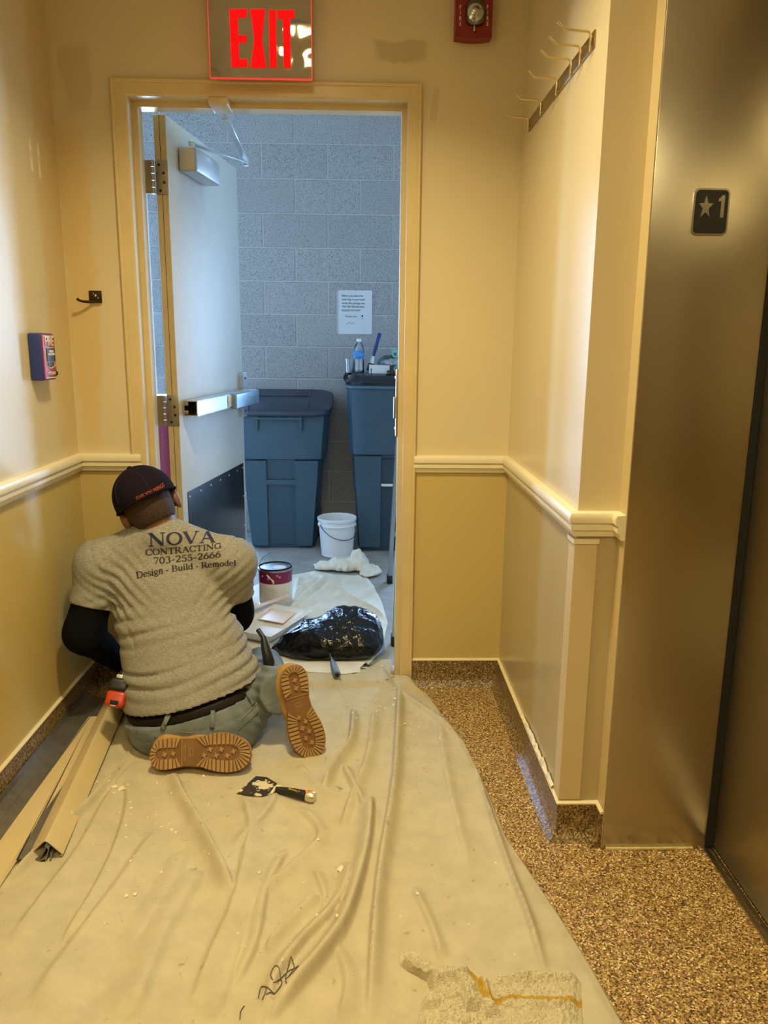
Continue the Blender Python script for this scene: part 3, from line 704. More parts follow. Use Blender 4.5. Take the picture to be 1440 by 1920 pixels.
for xx in (863, 914):
    for i, ch in enumerate('FIRE'):
        p_ = WY(xx, 14 + i*10.5, YF)
        t = put_text('printed_letter', ch, .017, M['white_ink'], frame4((p_.x, YF-.0012, p_.z), (1, 0, 0), (0, 0, 1)), xs=.8); adopt(st, t)

# ---- fire pull station on the long wall
PXF = -.99
pl = empty('fire_pull_station', (XL, 2.5, 1.16)); tag(pl, 'blue and red fire pull box on the long wall', 'fire alarm')
y0, y1, z0, z1 = 2.448, 2.552, 1.168, 1.312
m = MB(); m.box((XL, y0, z0), (PXF, y1, z1), .006, 3); q = m.build('backbox', P('blue_box', (.025, .045, .24), .38), None, 40); adopt(pl, q)
m = MB(); m.box((PXF-.004, y0+.006, z0+.005), (PXF+.004, y1-.006, z1-.005), .002); q = m.build('red_face', P('pull_red', (.42, .03, .02), .35), None, 40); adopt(pl, q)
FX = PXF+.0046; fw, fh = y1-y0, z1-z0
def fy(u): return y0 + u*fw
def fz(v): return z0 + v*fh
def facebox(name, u0, u1, v0, v1, mat, d=.0008):
    m = MB(); m.box((FX-.001, fy(u0), fz(v0)), (FX+d, fy(u1), fz(v1))); q = m.build(name, mat); adopt(pl, q)
for (u0, u1, v0, v1) in ((.10, .90, .93, .945), (.10, .90, .045, .06), (.18, .86, .69, .702), (.18, .86, .385, .397), (.18, .20, .385, .70), (.84, .86, .385, .70)): facebox('white_line', u0, u1, v0, v1, M['white_ink'])
facebox('pull_handle', .22, .83, .40, .69, M['black'], .003)
for (ua, va, ub, vb) in ((.22, .385, .24, .30), (.24, .30, .53, .255), (.53, .255, .82, .30), (.82, .30, .84, .385)):
    m = MB(); m.tube([(FX, fy(ua), fz(va)), (FX, fy(ub), fz(vb))], .0009, 6); q = m.build('white_line', M['white_ink']); adopt(pl, q)
m = MB(); m.box((FX-.001, fy(.28), fz(.29)), (FX+.001, fy(.78), fz(.38)), .001); q = m.build('grip', P('grip', (.05, .03, .02), .4)); adopt(pl, q)
m = MB(); m.lathe([(.007, 0), (.007, .003), (.004, .005)], 14, Matrix.Translation((FX, fy(.88), fz(.14))) @ Matrix.Rotation(PI/2, 4, 'Y')); q = m.build('key_lock', M['black'], None, 40); adopt(pl, q)
def ftext(s, size, u, v, xs=1.0, mat=None):
    t = put_text('lettering', s, size, mat or M['white_ink'], frame4((FX+.0012, fy(u), fz(v)), (0, 1, 0), (0, 0, 1)), xs=xs); adopt(pl, t); return t
ftext('FIRE', .040, .50, .82, .92)
t = ftext('PUSH IN', .0105, .52, .61, .9); t.location.x += .003
t = ftext('PULL DOWN', .0105, .52, .55, .8); t.location.x += .003
ftext('FCI', .014, .36, .15); ftext('FIRE CONTROL', .005, .66, .165); ftext('INSTRUMENTS', .005, .66, .13)

# ---- used adhesive strips left on the long wall
for (pa, pb_, lab) in (((54, 258), (60, 322), 'clear used adhesive strip on the long wall, the longer higher one'), ((69, 268), (75, 334), 'clear used adhesive strip on the long wall, the lower one nearer the corner')):
    a_ = WX(*pa, XL); b_ = WX(*pb_, XL); wd = .010
    loop = [(XL+.001, a_.y-wd/2, a_.z-.004), (XL+.001, a_.y, a_.z), (XL+.001, a_.y+wd/2, a_.z-.004), (XL+.001, b_.y+wd/2, b_.z+.004), (XL+.001, b_.y, b_.z), (XL+.001, b_.y-wd/2, b_.z+.004)]
    m = MB(); m.tube(loop, .0017, 6, closed=True)
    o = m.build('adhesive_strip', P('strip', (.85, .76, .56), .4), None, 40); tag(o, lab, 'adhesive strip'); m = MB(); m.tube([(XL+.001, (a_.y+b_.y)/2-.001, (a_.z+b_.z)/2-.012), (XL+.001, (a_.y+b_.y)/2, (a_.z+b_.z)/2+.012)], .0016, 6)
    m.build('shadow_line', P('strip_shadow', (.32, .22, .09), .5), o, 40)  # darker line painted in as the shadow within the strip outline

# ---- coat hook by the corner
hk = empty('coat_hook', (-.93, YB, 1.42)); tag(hk, 'small dark metal coat hook beside the door frame', 'coat hook')
M['dark_metal'] = P('dark_bronze', (.05, .032, .018), .38, .7)
a_, b_ = WY(167, 545, YB), WY(192, 567, YB)
m = MB(); m.box((a_.x, YB-.006, b_.z), (b_.x, YB, a_.z), .002); q = m.build('back_plate', M['dark_metal'], None, 40); adopt(hk, q)
m = MB(); m.tube([((a_.x+b_.x)/2, YB-.004, b_.z+.003), (a_.x+.004, YB-.02, b_.z), (a_.x-.012, YB-.034, b_.z+.001), (a_.x-.022, YB-.042, b_.z+.004), (a_.x-.027, YB-.045, b_.z+.010)], [.005, .005, .0045, .004, .0055], 10); q = m.build('prong', M['dark_metal'], None, 50); adopt(hk, q)
m = MB(); m.box(((a_.x+b_.x)/2-.016, YB-.012, b_.z-.002), (b_.x, YB, b_.z+.004), .002); q = m.build('lip', M['dark_metal'], None, 40); adopt(hk, q)
for dx, dz, r in ((0, 0, .0045), (-.007, .006, .002), (.008, -.008, .0022)):
    m = MB(); m.lathe([(r, 0), (r*.9, .0016), (r*.4, .002)], 12, Matrix.Translation(((a_.x+b_.x)/2+.002+dx, YB-.006, (a_.z+b_.z)/2+.003+dz)) @ Matrix.Rotation(PI/2, 4, 'X')); q = m.build('screw', M['chrome']); adopt(hk, q)

# ---- wire hook rail in the alcove
hr = empty('hook_rail', (XR, 2.3, 1.96)); tag(hr, 'steel hook rail with six wire prongs on the alcove wall', 'hook rail')
m = MB(); m.box((XR-.004, 1.945, 1.957), (XR, 2.672, 1.993), .001); q = m.build('back_bar', P('rail_bar', (.42, .34, .20), .3, 1.0), None, 30); adopt(hr, q)
for y in (2.660, 2.480, 2.288, 2.138, 2.050, 1.962):
    m = MB(); X = XR-.008
    m.tube([(X, y, 1.953), (X, y, 1.985), (X-.002, y, 1.992), (X-.008, y, 1.994), (X-.055, y, 1.997), (X-.062, y, 1.999), (X-.078, y-.002, 2.012)], .0031, 10)
    m.tube([(XR-.004, y, 1.962), (X, y, 1.958)], .003, 8)
    q = m.build('prong', M['brassy'], None, 50); adopt(hr, q)

# ---- lift floor sign
fs_ = empty('floor_sign', (.755, Y2, 1.53)); tag(fs_, 'black lift floor plate with a star and number one', 'sign')
def rrect(x0, x1, z0, z1, r, n=6):
    p = []
    for (cx, cz, a0) in ((x1-r, z1-r, 0), (x0+r, z1-r, 90), (x0+r, z0+r, 180), (x1-r, z0+r, 270)):
        for i in range(n+1): a = math.radians(a0 + 90*i/n); p.append((cx + r*math.cos(a), cz + r*math.sin(a)))
    return p
sx0, sx1, sz0, sz1 = .7155, .7955, 1.530, 1.628
m = MB(); m.prism(rrect(sx0, sx1, sz0, sz1, .012), Y2-.003, Y2, 'Y'); q = m.build('silver_rim', M['chrome'], None, 30); adopt(fs_, q)
m = MB(); m.prism(rrect(sx0+.004, sx1-.004, sz0+.004, sz1-.004, .009), Y2-.0042, Y2-.0028, 'Y'); q = m.build('black_plate', M['black'], None, 30); adopt(fs_, q)
cx, cz = .7425, 1.588; sp_ = []
for i in range(10):
    a = PI/2 + i*PI/5; r = .0195 if i % 2 == 0 else .0082; sp_.append((cx + r*.85*math.cos(a), cz + r*1.28*math.sin(a)))
m = MB(); m.prism(sp_, Y2-.0062, Y2-.004, 'Y'); q = m.build('star', M['chrome']); adopt(fs_, q)
m = MB(); m.prism([(.7755, 1.567), (.783, 1.567), (.783, 1.613), (.777, 1.613), (.7735, 1.608), (.7695, 1.606), (.7695, 1.600), (.7755, 1.601)], Y2-.0062, Y2-.004, 'Y'); q = m.build('numeral', M['chrome']); adopt(fs_, q)
for i in range(2):
    for j in range(3):
        if (i, j) in ((1, 1),): continue
        m = MB(); m.lathe([(.0011, 0), (.0006, .0009)], 8, Matrix.Translation((.748 + i*.004, Y2-.0042, 1.547 - j*.003)) @ Matrix.Rotation(PI/2, 4, 'X')); q = m.build('braille_dot', M['black']); adopt(fs_, q)

# ================================================================ VESTIBULE OBJECTS
M['cart'] = P('cart_plastic', (.040, .085, .125), .42, bump=.06, bscale=150, var=.05, vscale=8)
M['lid'] = P('lid_plastic', (.022, .033, .060), .38, bump=.05, bscale=120, var=.12, vscale=14)
def cart(name, cx, yf, zr, wt, wb, depth, label, left):
    """square roll-out cart; front face at y=yf, rim height zr, top/bottom widths"""
    root = empty(name, (cx, yf + depth/2, 0)); tag(root, label, 'trash cart')
    cy = depth/2
    def ring(w_, d_, n=40, pw=7):
        out = []
        for j in range(n):
            a = 2*PI*j/n; c_, s_ = math.cos(a), math.sin(a); q = (abs(c_)**pw + abs(s_)**pw)**(-1/pw); out.append((c_*q*w_/2, s_*q*d_/2))
        return out
    m = MB(); bm = m.bm; lev = []
    N = 40
    zl = .578 if left else .62
    zs = [(0.0, 0), (.03, 0.02), (zl-.004, .50), (zl+.004, .60), (.97*zr, .97), (zr, 1.0)]
    for z, t in zs:
        w_ = wb + (wt - wb)*t; d_ = depth*(.74 + .24*t)
        if z == zl+.004: w_ += .022; d_ += .040
        lev.append([bm.verts.new((x, y + (depth*.98 - d_)*.0, z)) for x, y in ring(w_ * (0.97 if z == 0 else 1), d_ * (0.97 if z == 0 else 1))])
    for a, b in zip(lev[:-1], lev[1:]):
        for j in range(N): bm.faces.new((a[j], a[(j+1) % N], b[(j+1) % N], b[j]))
    bm.faces.new(lev[0]); bm.faces.new(lev[-1]); bmesh.ops.recalc_face_normals(bm, faces=bm.faces[:])
    body = m.build('body', M['cart'], root, 35)
    return root, body
# left cart -----------------------------------------------------------
def front_y(z, zr, depth):  # y of the front face in root coords at height z
    t = z/zr*.97; return -(depth*(.74 + .24*t))/2
cxl, yfl = -.525, 4.80
c1, _b = cart('trash_cart', cxl, yfl-.005, .862, .60, .42, .46, 'blue-grey square trash cart with a flat sloping lid', True)
fy_ = lambda z: front_y(z, .862, .46)
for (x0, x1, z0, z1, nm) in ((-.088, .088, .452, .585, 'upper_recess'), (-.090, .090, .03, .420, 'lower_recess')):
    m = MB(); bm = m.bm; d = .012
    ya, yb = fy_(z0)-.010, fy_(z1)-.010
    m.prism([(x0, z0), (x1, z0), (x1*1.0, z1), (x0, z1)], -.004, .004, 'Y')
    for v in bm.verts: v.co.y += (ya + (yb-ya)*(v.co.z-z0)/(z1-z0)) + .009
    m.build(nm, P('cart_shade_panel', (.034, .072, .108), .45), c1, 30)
for x0, x1, z0, z1 in ((-.20, -.089, .02, .572), (.089, .20, .02, .572), (-.089, .089, .421, .451)):
    m = MB(); bm = m.bm; m.prism([(x0, z0), (x1, z0), (x1, z1), (x0, z1)], -.022, .006, 'Y')
    for v in bm.verts:
        t = (v.co.z)/.862; v.co.y += fy_(v.co.z) - .004
        if abs(x0) > .15 or abs(x1) > .15:
            if abs(v.co.x) > .15: v.co.x *= (.42 + .18*t*.9)/.42*.94
    m.build('front_rib', M['cart'], c1, 30)
yh = fy_(.83)
m = MB(); m.tube([(-.150, yh-.002, .800), (-.145, yh-.032, .835), (.135, yh-.032, .835), (.140, yh-.002, .800)], .008, 8)
for x in (-.14, -.005, .13): m.prism([(x-.010, .855), (x+.010, .855), (x+.006, .76), (x-.006, .76)] if abs(x) > .05 else [(x-.010, .855), (x+.010, .855), (x+.010, .83), (x-.010, .83)], yh-.026, yh+.01, 'Y')
m.build('lift_bar', M['cart'], c1, 40)
m = MB(); bm = m.bm
# sloped lid with a rolled rim and two raised seams
m.lathe([(.315, 0), (.322, .012), (.318, .032), (.300, .040), (.01, .041)], 44, Matrix.Diagonal((1, .80, 1, 1)), power=6)
for v in bm.verts: v.co.z += .85 + (v.co.y + .24)*.20
lid = m.build('lid', M['lid'], c1, 35)
m = MB(); bm = m.bm; m.box((-.20, -.24, .040), (-.19, .22, .048), .002); m.box((.165, -.24, .040), (.175, .22, .048), .002); m.box((-.19, .06, .0405), (.165, .20, .047), .003)
for v in bm.verts: v.co.z += .85 + (v.co.y + .24)*.20
m.build('lid_seam', M['lid'], lid, 30)
for x in (-.2, .2):
    m = MB(); m.lathe([(.10, -.025), (.10, .025), (.03, .03)], 20, Matrix.Translation((x, .16, .10)) @ Matrix.Rotation(PI/2, 4, 'Y')); m.build('wheel', M['black'], c1, 40)
# right cart -----------------------------------------------------------
cxr, yfr = .185, 4.72
c2, _b = cart('trash_cart', cxr, yfr, 1.035, .600, .455, .50, 'tall blue-grey trash cart with a black domed lid and clutter on top', False)
f2 = lambda z: front_y(z, 1.035, .50)
m = MB(); m.lathe([(.305, 1.020), (.315, 1.027), (.315, 1.036), (.300, 1.042)], 44, Matrix.Diagonal((1, .83, 1, 1)), power=6); m.build('rim', P('cart_rim', (.085, .16, .21), .4), c2, 40)
m = MB(); m.lathe([(.303, 1.034), (.308, 1.060), (.296, 1.072), (.285, 1.078), (.272, 1.100), (.24, 1.110), (.01, 1.112)], 44, Matrix.Diagonal((1, .82, 1, 1)), power=5); m.build('lid', P('black_lid', (.012, .016, .026), .25), c2, 40)
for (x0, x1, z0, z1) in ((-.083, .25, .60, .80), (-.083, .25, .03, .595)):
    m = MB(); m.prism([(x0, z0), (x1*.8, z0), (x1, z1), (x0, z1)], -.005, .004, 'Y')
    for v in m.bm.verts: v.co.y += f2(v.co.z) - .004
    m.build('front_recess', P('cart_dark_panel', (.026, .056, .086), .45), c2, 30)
m = MB(); m.prism([(-.215, .03), (-.085, .03), (-.085, .614), (-.25, .614)], -.022, .006, 'Y')
for v in m.bm.verts: v.co.y += f2(v.co.z) - .002
m.build('front_rib', M['cart'], c2, 30)
m = MB(); m.tube([(-.082, f2(.43)-.022, .432), (.22, f2(.43)-.022, .432)], .009, 10); m.build('lift_bar', P('white_bar', (.7, .7, .68), .35), c2, 40)
m = MB(); m.tube([(-.29, .15, 1.03), (-.315, .19, 1.07), (-.305, .22, 1.10), (-.20, .225, 1.11)], .016, 10); m.build('handle', M['black'], c2, 50)
for x in (-.2, .2):
    m = MB(); m.lathe([(.12, -.025), (.12, .025), (.03, .03)], 20, Matrix.Translation((x, .15, .12)) @ Matrix.Rotation(PI/2, 4, 'Y')); m.build('wheel', M['black'], c2, 40)

# ---- clutter on the right cart's lid
ZL = 1.112
def atlid(px, Y): r = WY(px, 700, Y); return r.x
# water bottle
bx, by = atlid(673, 4.86), 4.86
wb_ = empty('water_bottle', (bx, by, ZL)); tag(wb_, 'clear plastic water bottle with a blue label on the cart lid', 'bottle')
m = MB(); m.lathe([(.028, 0), (.032, .004), (.032, .030), (.0305, .036), (.032, .042), (.0305, .062), (.032, .068), (.032, .135), (.028, .155), (.014, .185), (.0125, .188), (.0125, .200)], 24); m.build('bottle_body', M['clear'], wb_, 50)
m = MB(); m.lathe([(.0325, .085), (.0328, .086), (.0328, .134), (.0325, .135)], 24); m.build('label', P('blue_label', (.05, .22, .55), .4, var=.9, vscale=30), wb_, 50)
m = MB(); m.lathe([(.0145, .188), (.0145, .204), (.0135, .206)], 18); m.build('cap', M['white'], wb_, 40)
# small clear cup
cu = MB(); cx_ = atlid(656, 4.93); cu.lathe([(.026, 0), (.034, .085), (.036, .086), (.033, .084), (.024, .004)], 22, Matrix.Translation((cx_, 4.93, ZL)))
o = cu.build('plastic_cup', M['clear'], None, 50); tag(o, 'small clear plastic cup beside the water bottle', 'cup')
# brush with blue handle
br = empty('paint_brush', (atlid(693, 4.92), 4.92, ZL)); tag(br, 'paint brush with a dark blue handle leaning on the cart lid', 'brush')
pA, pB, pC = WY(694, 700, 4.92), WY(700, 668, 4.93), WY(712, 625, 4.95); pA.z = ZL+.012
m = MB(); m.tube([pB, pB.lerp(pC, .3), pB.lerp(pC, .7), pC], [.008, .012, .011, .013], 12); q = m.build('handle', P('blue_handle', (.02, .03, .20), .35), None, 50); adopt(br, q)
m = MB(); m.tube([pA.lerp(pB, .45), pB], [.020, .012], 12); q = m.build('ferrule', M['alu'], None, 40); adopt(br, q)
m = MB(); m.tube([pA, pA.lerp(pB, .5)], [.026, .020], 12); q = m.build('bristles', P('bristles', (.05, .07, .05), .9, bump=.8, bscale=200), None, 40); adopt(br, q)
# white card box with a slot cut
m = MB(); a_ = WY(692, 694, 4.80); wv = .125
m.prism([(0, 0), (.010, 0), (.010, .030), (.016, .030), (.016, 0), (wv, 0), (wv, .048), (0, .052)], 0, .03, 'Y', Matrix.Translation((a_.x, 4.80, ZL)))
o = m.build('card_box', M['white'], None, 30); tag(o, 'white card tray lying on the cart lid', 'box')
# dark bracket
m = MB(); a_ = WY(724, 694, 4.775)
m.prism([(0, .010), (.05, .004), (.056, .020), (.040, .022), (.040, .05), (.052, .052), (.050, .062), (.026, .058), (.024, .024), (.004, .022)], 0, .02, 'Y', Matrix.Translation((a_.x, 4.775, ZL+.002)) @ Matrix.Rotation(.12, 4, 'Y'))
o = m.build('roller_bracket', P('brown_plastic', (.05, .022, .018), .4), None, 30); tag(o, 'dark brown plastic bracket on the white card tray', 'bracket'); o.location.z = -.004
# bag of roller covers: two mint tubes in a clear bag
M['mint'] = P('mint_nap', (.30, .62, .58), .9, bump=.6, bscale=220)
for i, (px, py, yy) in enumerate(((741, 664, 4.90), (745, 686, 4.86))):
    p_ = WY(px, py, yy); m = MB(); r0, r1 = .021, .011; L = .22
    if i == 1: p_.z = ZL + .021
    m.lathe([(r1, 0), (r0, 0), (r0, L), (r1, L), (r1, 0.001)], 20, Matrix.Translation(p_) @ Matrix.Rotation(-1.5, 4, 'X') @ Matrix.Rotation(0, 4, 'Z'))
    o = m.build('roller_cover', M['mint'], None, 40)
    k_ = MB(); k_.lathe([(r1, -.0008), (r1, .001)], 16, Matrix.Translation(p_) @ Matrix.Rotation(-1.5, 4, 'X')); k_.build('core_shade', P('core', (.05, .22, .20), .7), o, 40)  # dark disc on the tube end, coloured as the shade inside its hole
    tag(o, ('mint green paint roller cover, the upper one in the bag', 'mint green paint roller cover, the lower one on the lid')[i], 'roller cover')
fb = Field((.06, 4.86, ZL-.01), (.36, 5.14, ZL+.16), .008)
fb.ell((.20, 5.00, ZL+.055), (.125, .10, .062), 0.0)
X, Y, Z = fb.grid(); fb.d += .014*vnoise(X*28+Z*20, Y*28, 3) + .01*vnoise(X*50, Z*50, 8); fb.cut((0, 0, ZL+.002), (0, 0, -1))
o, _, _ = skin('plastic_bag', fb, M['clear'], None, 1); tag(o, 'crumpled clear plastic bag around the roller covers', 'plastic bag')

# ---- notice on the block wall
nt = empty('paper_notice', WY(665, 628, YW-.003)); tag(nt, 'printed paper notice in a sleeve on the block wall', 'notice')
a_, b_ = WY(635, 544, YW-.004), WY(697, 627, YW-.004)
m = MB(); m.box((a_.x, YW-.0035, b_.z), (b_.x, YW-.0025, a_.z)); q = m.build('sheet', P('paper', (.70, .70, .74), .6)); adopt(nt, q)
m = MB(); m.box((a_.x-.012, YW-.0022, b_.z+.004), (b_.x+.003, YW-.0012, a_.z-.008)); q = m.build('sleeve', P('sleeve', (.55, .56, .58), .25)); adopt(nt, q)
LINES = [('Before you place the', 549+6, .018, .5), ('trash bag in your hand', 562, .018, .5), ('inside this garbage can-', 569, .018, .5), ('*TIE THE FRIGGIN BAG', 575.5, .018, .9), ('PLEASE!!!!!!!!!!!!!!!!!!!', 582, .018, .9)]
for i, (s_, py, sz, bo) in enumerate(LINES):
    p_ = WY(641, 554.5 + i*6.9, YW-.005)
    q = put_text('printed_line', s_, sz*1.05, M['ink'], frame4((p_.x, YW-.0042, p_.z), (1, 0, 0), (0, 0, 1)), align='LEFT', xs=.88 if i < 3 else .78, depth=.0003); adopt(nt, q)
p_ = WY(647, 593.5, YW-.005); q = put_text('handwriting', 'Thank you', .018, M['ink'], frame4((p_.x, YW-.0042, p_.z), (1, 0, .02), (0, 0, 1)), align='LEFT', depth=.0002); adopt(nt, q)
p_ = WY(679, 594, YW-.005); m = MB(); m.prism([(p_.x-.006, p_.z+.010), (p_.x+.008, p_.z+.010), (p_.x+.001, p_.z-.004)], YW-.0046, YW-.004, 'Y'); m.prism([(p_.x-.003, p_.z-.013), (p_.x+.005, p_.z-.013), (p_.x+.001, p_.z-.006)], YW-.0046, YW-.004, 'Y'); q = m.build('heart_mark', M['ink']); adopt(nt, q)
sg_ = [WY(650 + t*16, 606 + 2.6*math.sin(t*14)*(1-t*.6), YW-.0045) for t in np.linspace(0, 1, 28)]
m = MB(); m.tube(sg_, .0007, 5); q = m.build('signature', M['ink']); adopt(nt, q)

# ---- white bucket
p_ = FZ(631, 1048); bk = empty('bucket', (p_.x, p_.y+.100, 0)); tag(bk, 'white plastic bucket with a wire handle on the concrete floor', 'bucket')
m = MB(); m.lathe([(.092, .002), (.097, .004), (.111, .175), (.111, .190), (.119, .192), (.120, .200), (.113, .204), (.113, .222), (.120, .224), (.121, .240), (.117, .243), (.114, .240), (.095, .012), (.01, .010)], 40); m.build('pail', M['white'], bk, 35)
hp = []
for i in range(15):
    t = i/14; a = PI*t
    hp.append((.122*math.cos(a)*1.0, -.02 - .118*math.sin(a)*.9, .205 - .085*math.sin(a)))
Rz = Matrix.Rotation(.50, 4, 'Z')
m = MB(); m.tube([Rz @ Vector(p) for p in hp], .0026, 8); m.build('wire_handle', P('dark_wire', (.10, .10, .11), .35, .8), bk, 50)
for sgn in (-1, 1):
    m = MB(); m.lathe([(.013, 0), (.013, .008), (.006, .012)], 14, Rz @ Matrix.Translation((.115*sgn, 0, .207)) @ Matrix.Rotation(sgn*PI/2, 4, 'Y')); m.build('handle_ear', M['white'], bk, 40)

# ---- paint can
p_ = FZ(514, 1143); pc = empty('paint_can', (p_.x, p_.y+.085, .004)); tag(pc, 'gallon paint can with a plum and white label and black lid', 'paint can')
m = MB(); m.lathe([(.082, 0), (.084, .002), (.084, .006), (.082, .008), (.082, .184), (.0845, .187), (.0845, .192), (.080, .193)], 40); m.build('can_wall', M['alu'], pc, 35)
m = MB(); m.lathe([(.0823, .010), (.0825, .011), (.0825, .122), (.0823, .123)], 40); m.build('white_label', P('can_label', (.74, .70, .66), .5), pc, 40)
m = MB(); m.lathe([(.0823, .124), (.0827, .124), (.0827, .182), (.0823, .182)], 40); m.build('plum_band', P('plum', (.20, .012, .075), .38), pc, 40)
m = MB(); m.lathe([(.083, .186), (.083, .196), (.079, .198), (.076, .192), (.01, .192)], 40); ld = m.build('lid', P('can_lid', (.012, .012, .014), .8, spec=.1), pc, 40)
m = MB(); m.lathe([(.034, .1925), (.034, .1935), (.01, .1937)], 24, Matrix.Translation((.022, -.012, 0)) ); m.build('lid_sticker', M['white'], ld)
hp = [(.086*math.cos(PI*t)*1.0, .02*math.sin(PI*t), .165 + .098*math.sin(PI*t)) for t in np.linspace(0, 1, 17)]
m = MB(); m.tube(hp, .0016, 6); m.build('wire_handle', P('can_wire', (.45, .47, .48), .3, 1), pc, 50)
for i in range(9):   # printed lines on the label
    z = .030 + i*.009; a0, a1 = (-2.25, -1.35 - .12*(i % 3))
    m = MB(); m.tube([(.0827*math.cos(a0 + (a1-a0)*t), .0827*math.sin(a0 + (a1-a0)*t), z) for t in np.linspace(0, 1, 10)], .0009, 4); m.build('printed_line', P('grey_ink', (.40, .36, .34), .6), pc)
m = MB(); m.tube([(.0835*math.cos(a), .0835*math.sin(a), z) for a, z in ((-2.0, .172), (-1.85, .160), (-1.72, .150), (-1.62, .143), (-1.57, .128))], [.003, .005, .003, .006, .004], 7); m.build('paint_drip', P('drip_paint', (.80, .66, .55), .35), pc, 60)
pk = P('pink_print', (.62, .25, .42), .5)
for a, z in ((-2.35, .16), (-1.9, .152), (-1.35, .168), (-1.2, .16)):
    m = MB(); m.lathe([(.006, 0), (.006, .0015)], 8, Matrix.Rotation(a, 4, 'Z') @ Matrix.Translation((.0825, 0, z)) @ Matrix.Rotation(PI/2, 4, 'Y')); m.build('label_print', pk, pc)

# ---- red rag, stirring stick, tray
fr = Field((-.66, 3.40, -.01), (-.46, 3.62, .07), .006); fr.ell((-.565, 3.50, .012), (.070, .075, .026), 0)
X, Y, Z = fr.grid(); fr.d += .012*vnoise(X*30, Y*30, 4); fr.cut((0, 0, .003), (0, 0, -1))
o, _, _ = skin('red_cloth', fr, P('red_cloth', (.38, .03, .05), .8, bump=.4, bscale=200), None, 1); tag(o, 'crumpled dark red cloth beside the paint can', 'cloth')
tr = empty('paint_tray', (-.44, 3.36, 0)); tag(tr, 'white plastic paint tray beside the black bag', 'paint tray')
ta = Matrix.Translation((-.44, 3.37, .004)) @ Matrix.Rotation(-.45, 4, 'Z')
def tray_mesh():
    vs, fs = [], []; nx, ny = 14, 18; Wt, Lt = .27, .37
    for j in range(ny+1):
        v = j/ny; deep = .058*(1 - max(0, (v-.35)/.65)**1.2) if v > .35 else .058
        for i in range(nx+1):
            u = i/nx; x = (u-.5)*Wt; y = (v-.5)*Lt; e_ = min(u, 1-u, v*1.3, (1-v)*1.3)/.10
            z = .066 - deep*min(1, max(0, e_-.25))
            if e_ < .02: z -= .010
            vs.append(ta @ Vector((x, y, z)))
    n0 = len(vs)
    for j in range(ny):
        for i in range(nx): a = j*(nx+1)+i; fs.append((a, a+1, a+nx+2, a+nx+1))
    return vs, fs
vs, fs = tray_mesh(); o = pydata('tray_shell', vs, fs, P('tray_white', (.82, .82, .82), .35), None, 50); adopt(tr, o)
sm = o.modifiers.new('thick', 'SOLIDIFY'); sm.thickness = .002
m = MB(); m.box((-.07, .02, .0), (.07, .13, .004), .002, 1, ta @ Matrix.Translation((0, 0, .031)) @ Matrix.Rotation(.16, 4, 'X')); q = m.build('paint_film', P('wet_paint', (.82, .62, .46), .25), None, 30); adopt(tr, q)
for (x, y, hh) in ((-.10, -.15, .012), (.10, -.15, .012), (-.10, .16, .055), (.10, .16, .055)):
    m = MB(); m.box((x-.009, y-.009, 0), (x+.009, y+.009, hh), .002, 1, ta @ Matrix.Translation((0, 0, -.004))); q = m.build('tray_foot', M['white']); adopt(tr, q)
a_ = WY(468, 1160, 3.44); b_ = WY(543, 1134, 3.64)
a_.z = .078; b_.z = .082
m = MB(); bar(m, a_, b_, .026, .006); o = m.build('stir_stick', P('pale_wood', (.78, .62, .55), .6, var=.1, vscale=40), None, 30); tag(o, 'pale wooden stirring stick lying against the paint can', 'stick')

# ---- stepladder (only its near side shows past the jamb)
ld = empty('stepladder', (.36, 3.64, 0)); tag(ld, 'aluminium stepladder standing just inside the right door jamb', 'ladder')
M['lad'] = P('ladder_alu', (.55, .57, .60), .35, 1.0)
top = 1.72
fl, rl = FZ(736, 1208), FZ(729, 1092)
apx, apy = .20, 3.66
def rail(nm, foot, topx, topy, wd, th, zt_=top):
    m = MB(); a = Vector((foot.x, foot.y, .03)); b = Vector((topx, topy, zt_)); t = (b-a).normalized(); s1 = Vector((0, 1, 0)); s1 = (s1 - t*s1.dot(t)).normalized(); u = s1.cross(t)
    fr_ = Matrix((t, s1, u)).transposed().to_4x4(); fr_.translation = a; L = (b-a).length
    m.box((0, -wd/2, -th/2), (L, wd/2, -th/2+.003), 0, 2, fr_); m.box((0, -wd/2, -th/2), (L, -wd/2+.003, th/2), 0, 2, fr_); m.box((0, wd/2-.003, -th/2), (L, wd/2, th/2), 0, 2, fr_)
    q = m.build(nm, M['lad'], None, 30); adopt(ld, q)
    m = MB(); m.box((foot.x-.016, foot.y-.028, 0), (foot.x+.016, foot.y+.028, .045), .004); q = m.build('rubber_foot', M['black'], None, 30); adopt(ld, q)
rail('front_rail', Vector((fl.x+.008, fl.y, 0)), apx, apy-.08, .055, .024); rail('front_rail', Vector((.60, fl.y, 0)), .54, apy-.08, .055, .024)
rail('rear_rail', Vector((rl.x+.004, rl.y, 0)), apx, apy+.06, .040, .022); rail('rear_rail', Vector((.60, rl.y, 0)), .54, apy+.06, .040, .022)
for i in range(1, 5):
    z = i*.30; t = (z-.03)/(top-.03); y = fl.y + (apy-.08 - fl.y)*t; xl = fl.x+.008 + (apx-fl.x-.008)*t; xr = .60 + (.54-.60)*t
    m = MB(); m.box((xl+.012, y-.04, z-.012), (xr-.012, y+.04, z+.012), .003); q = m.build('step', M['lad'], None, 30); adopt(ld, q)
for z in (.29, .85):
    t = (z-.03)/(top-.03); y = rl.y + (apy+.06 - rl.y)*t; xl = rl.x+.004 + (apx-rl.x-.004)*t
    m = MB(); m.box((xl+.011, y-.012, z-.012), (.585, y+.012, z+.012), .003); q = m.build('rear_brace', M['lad'], None, 30); adopt(ld, q)
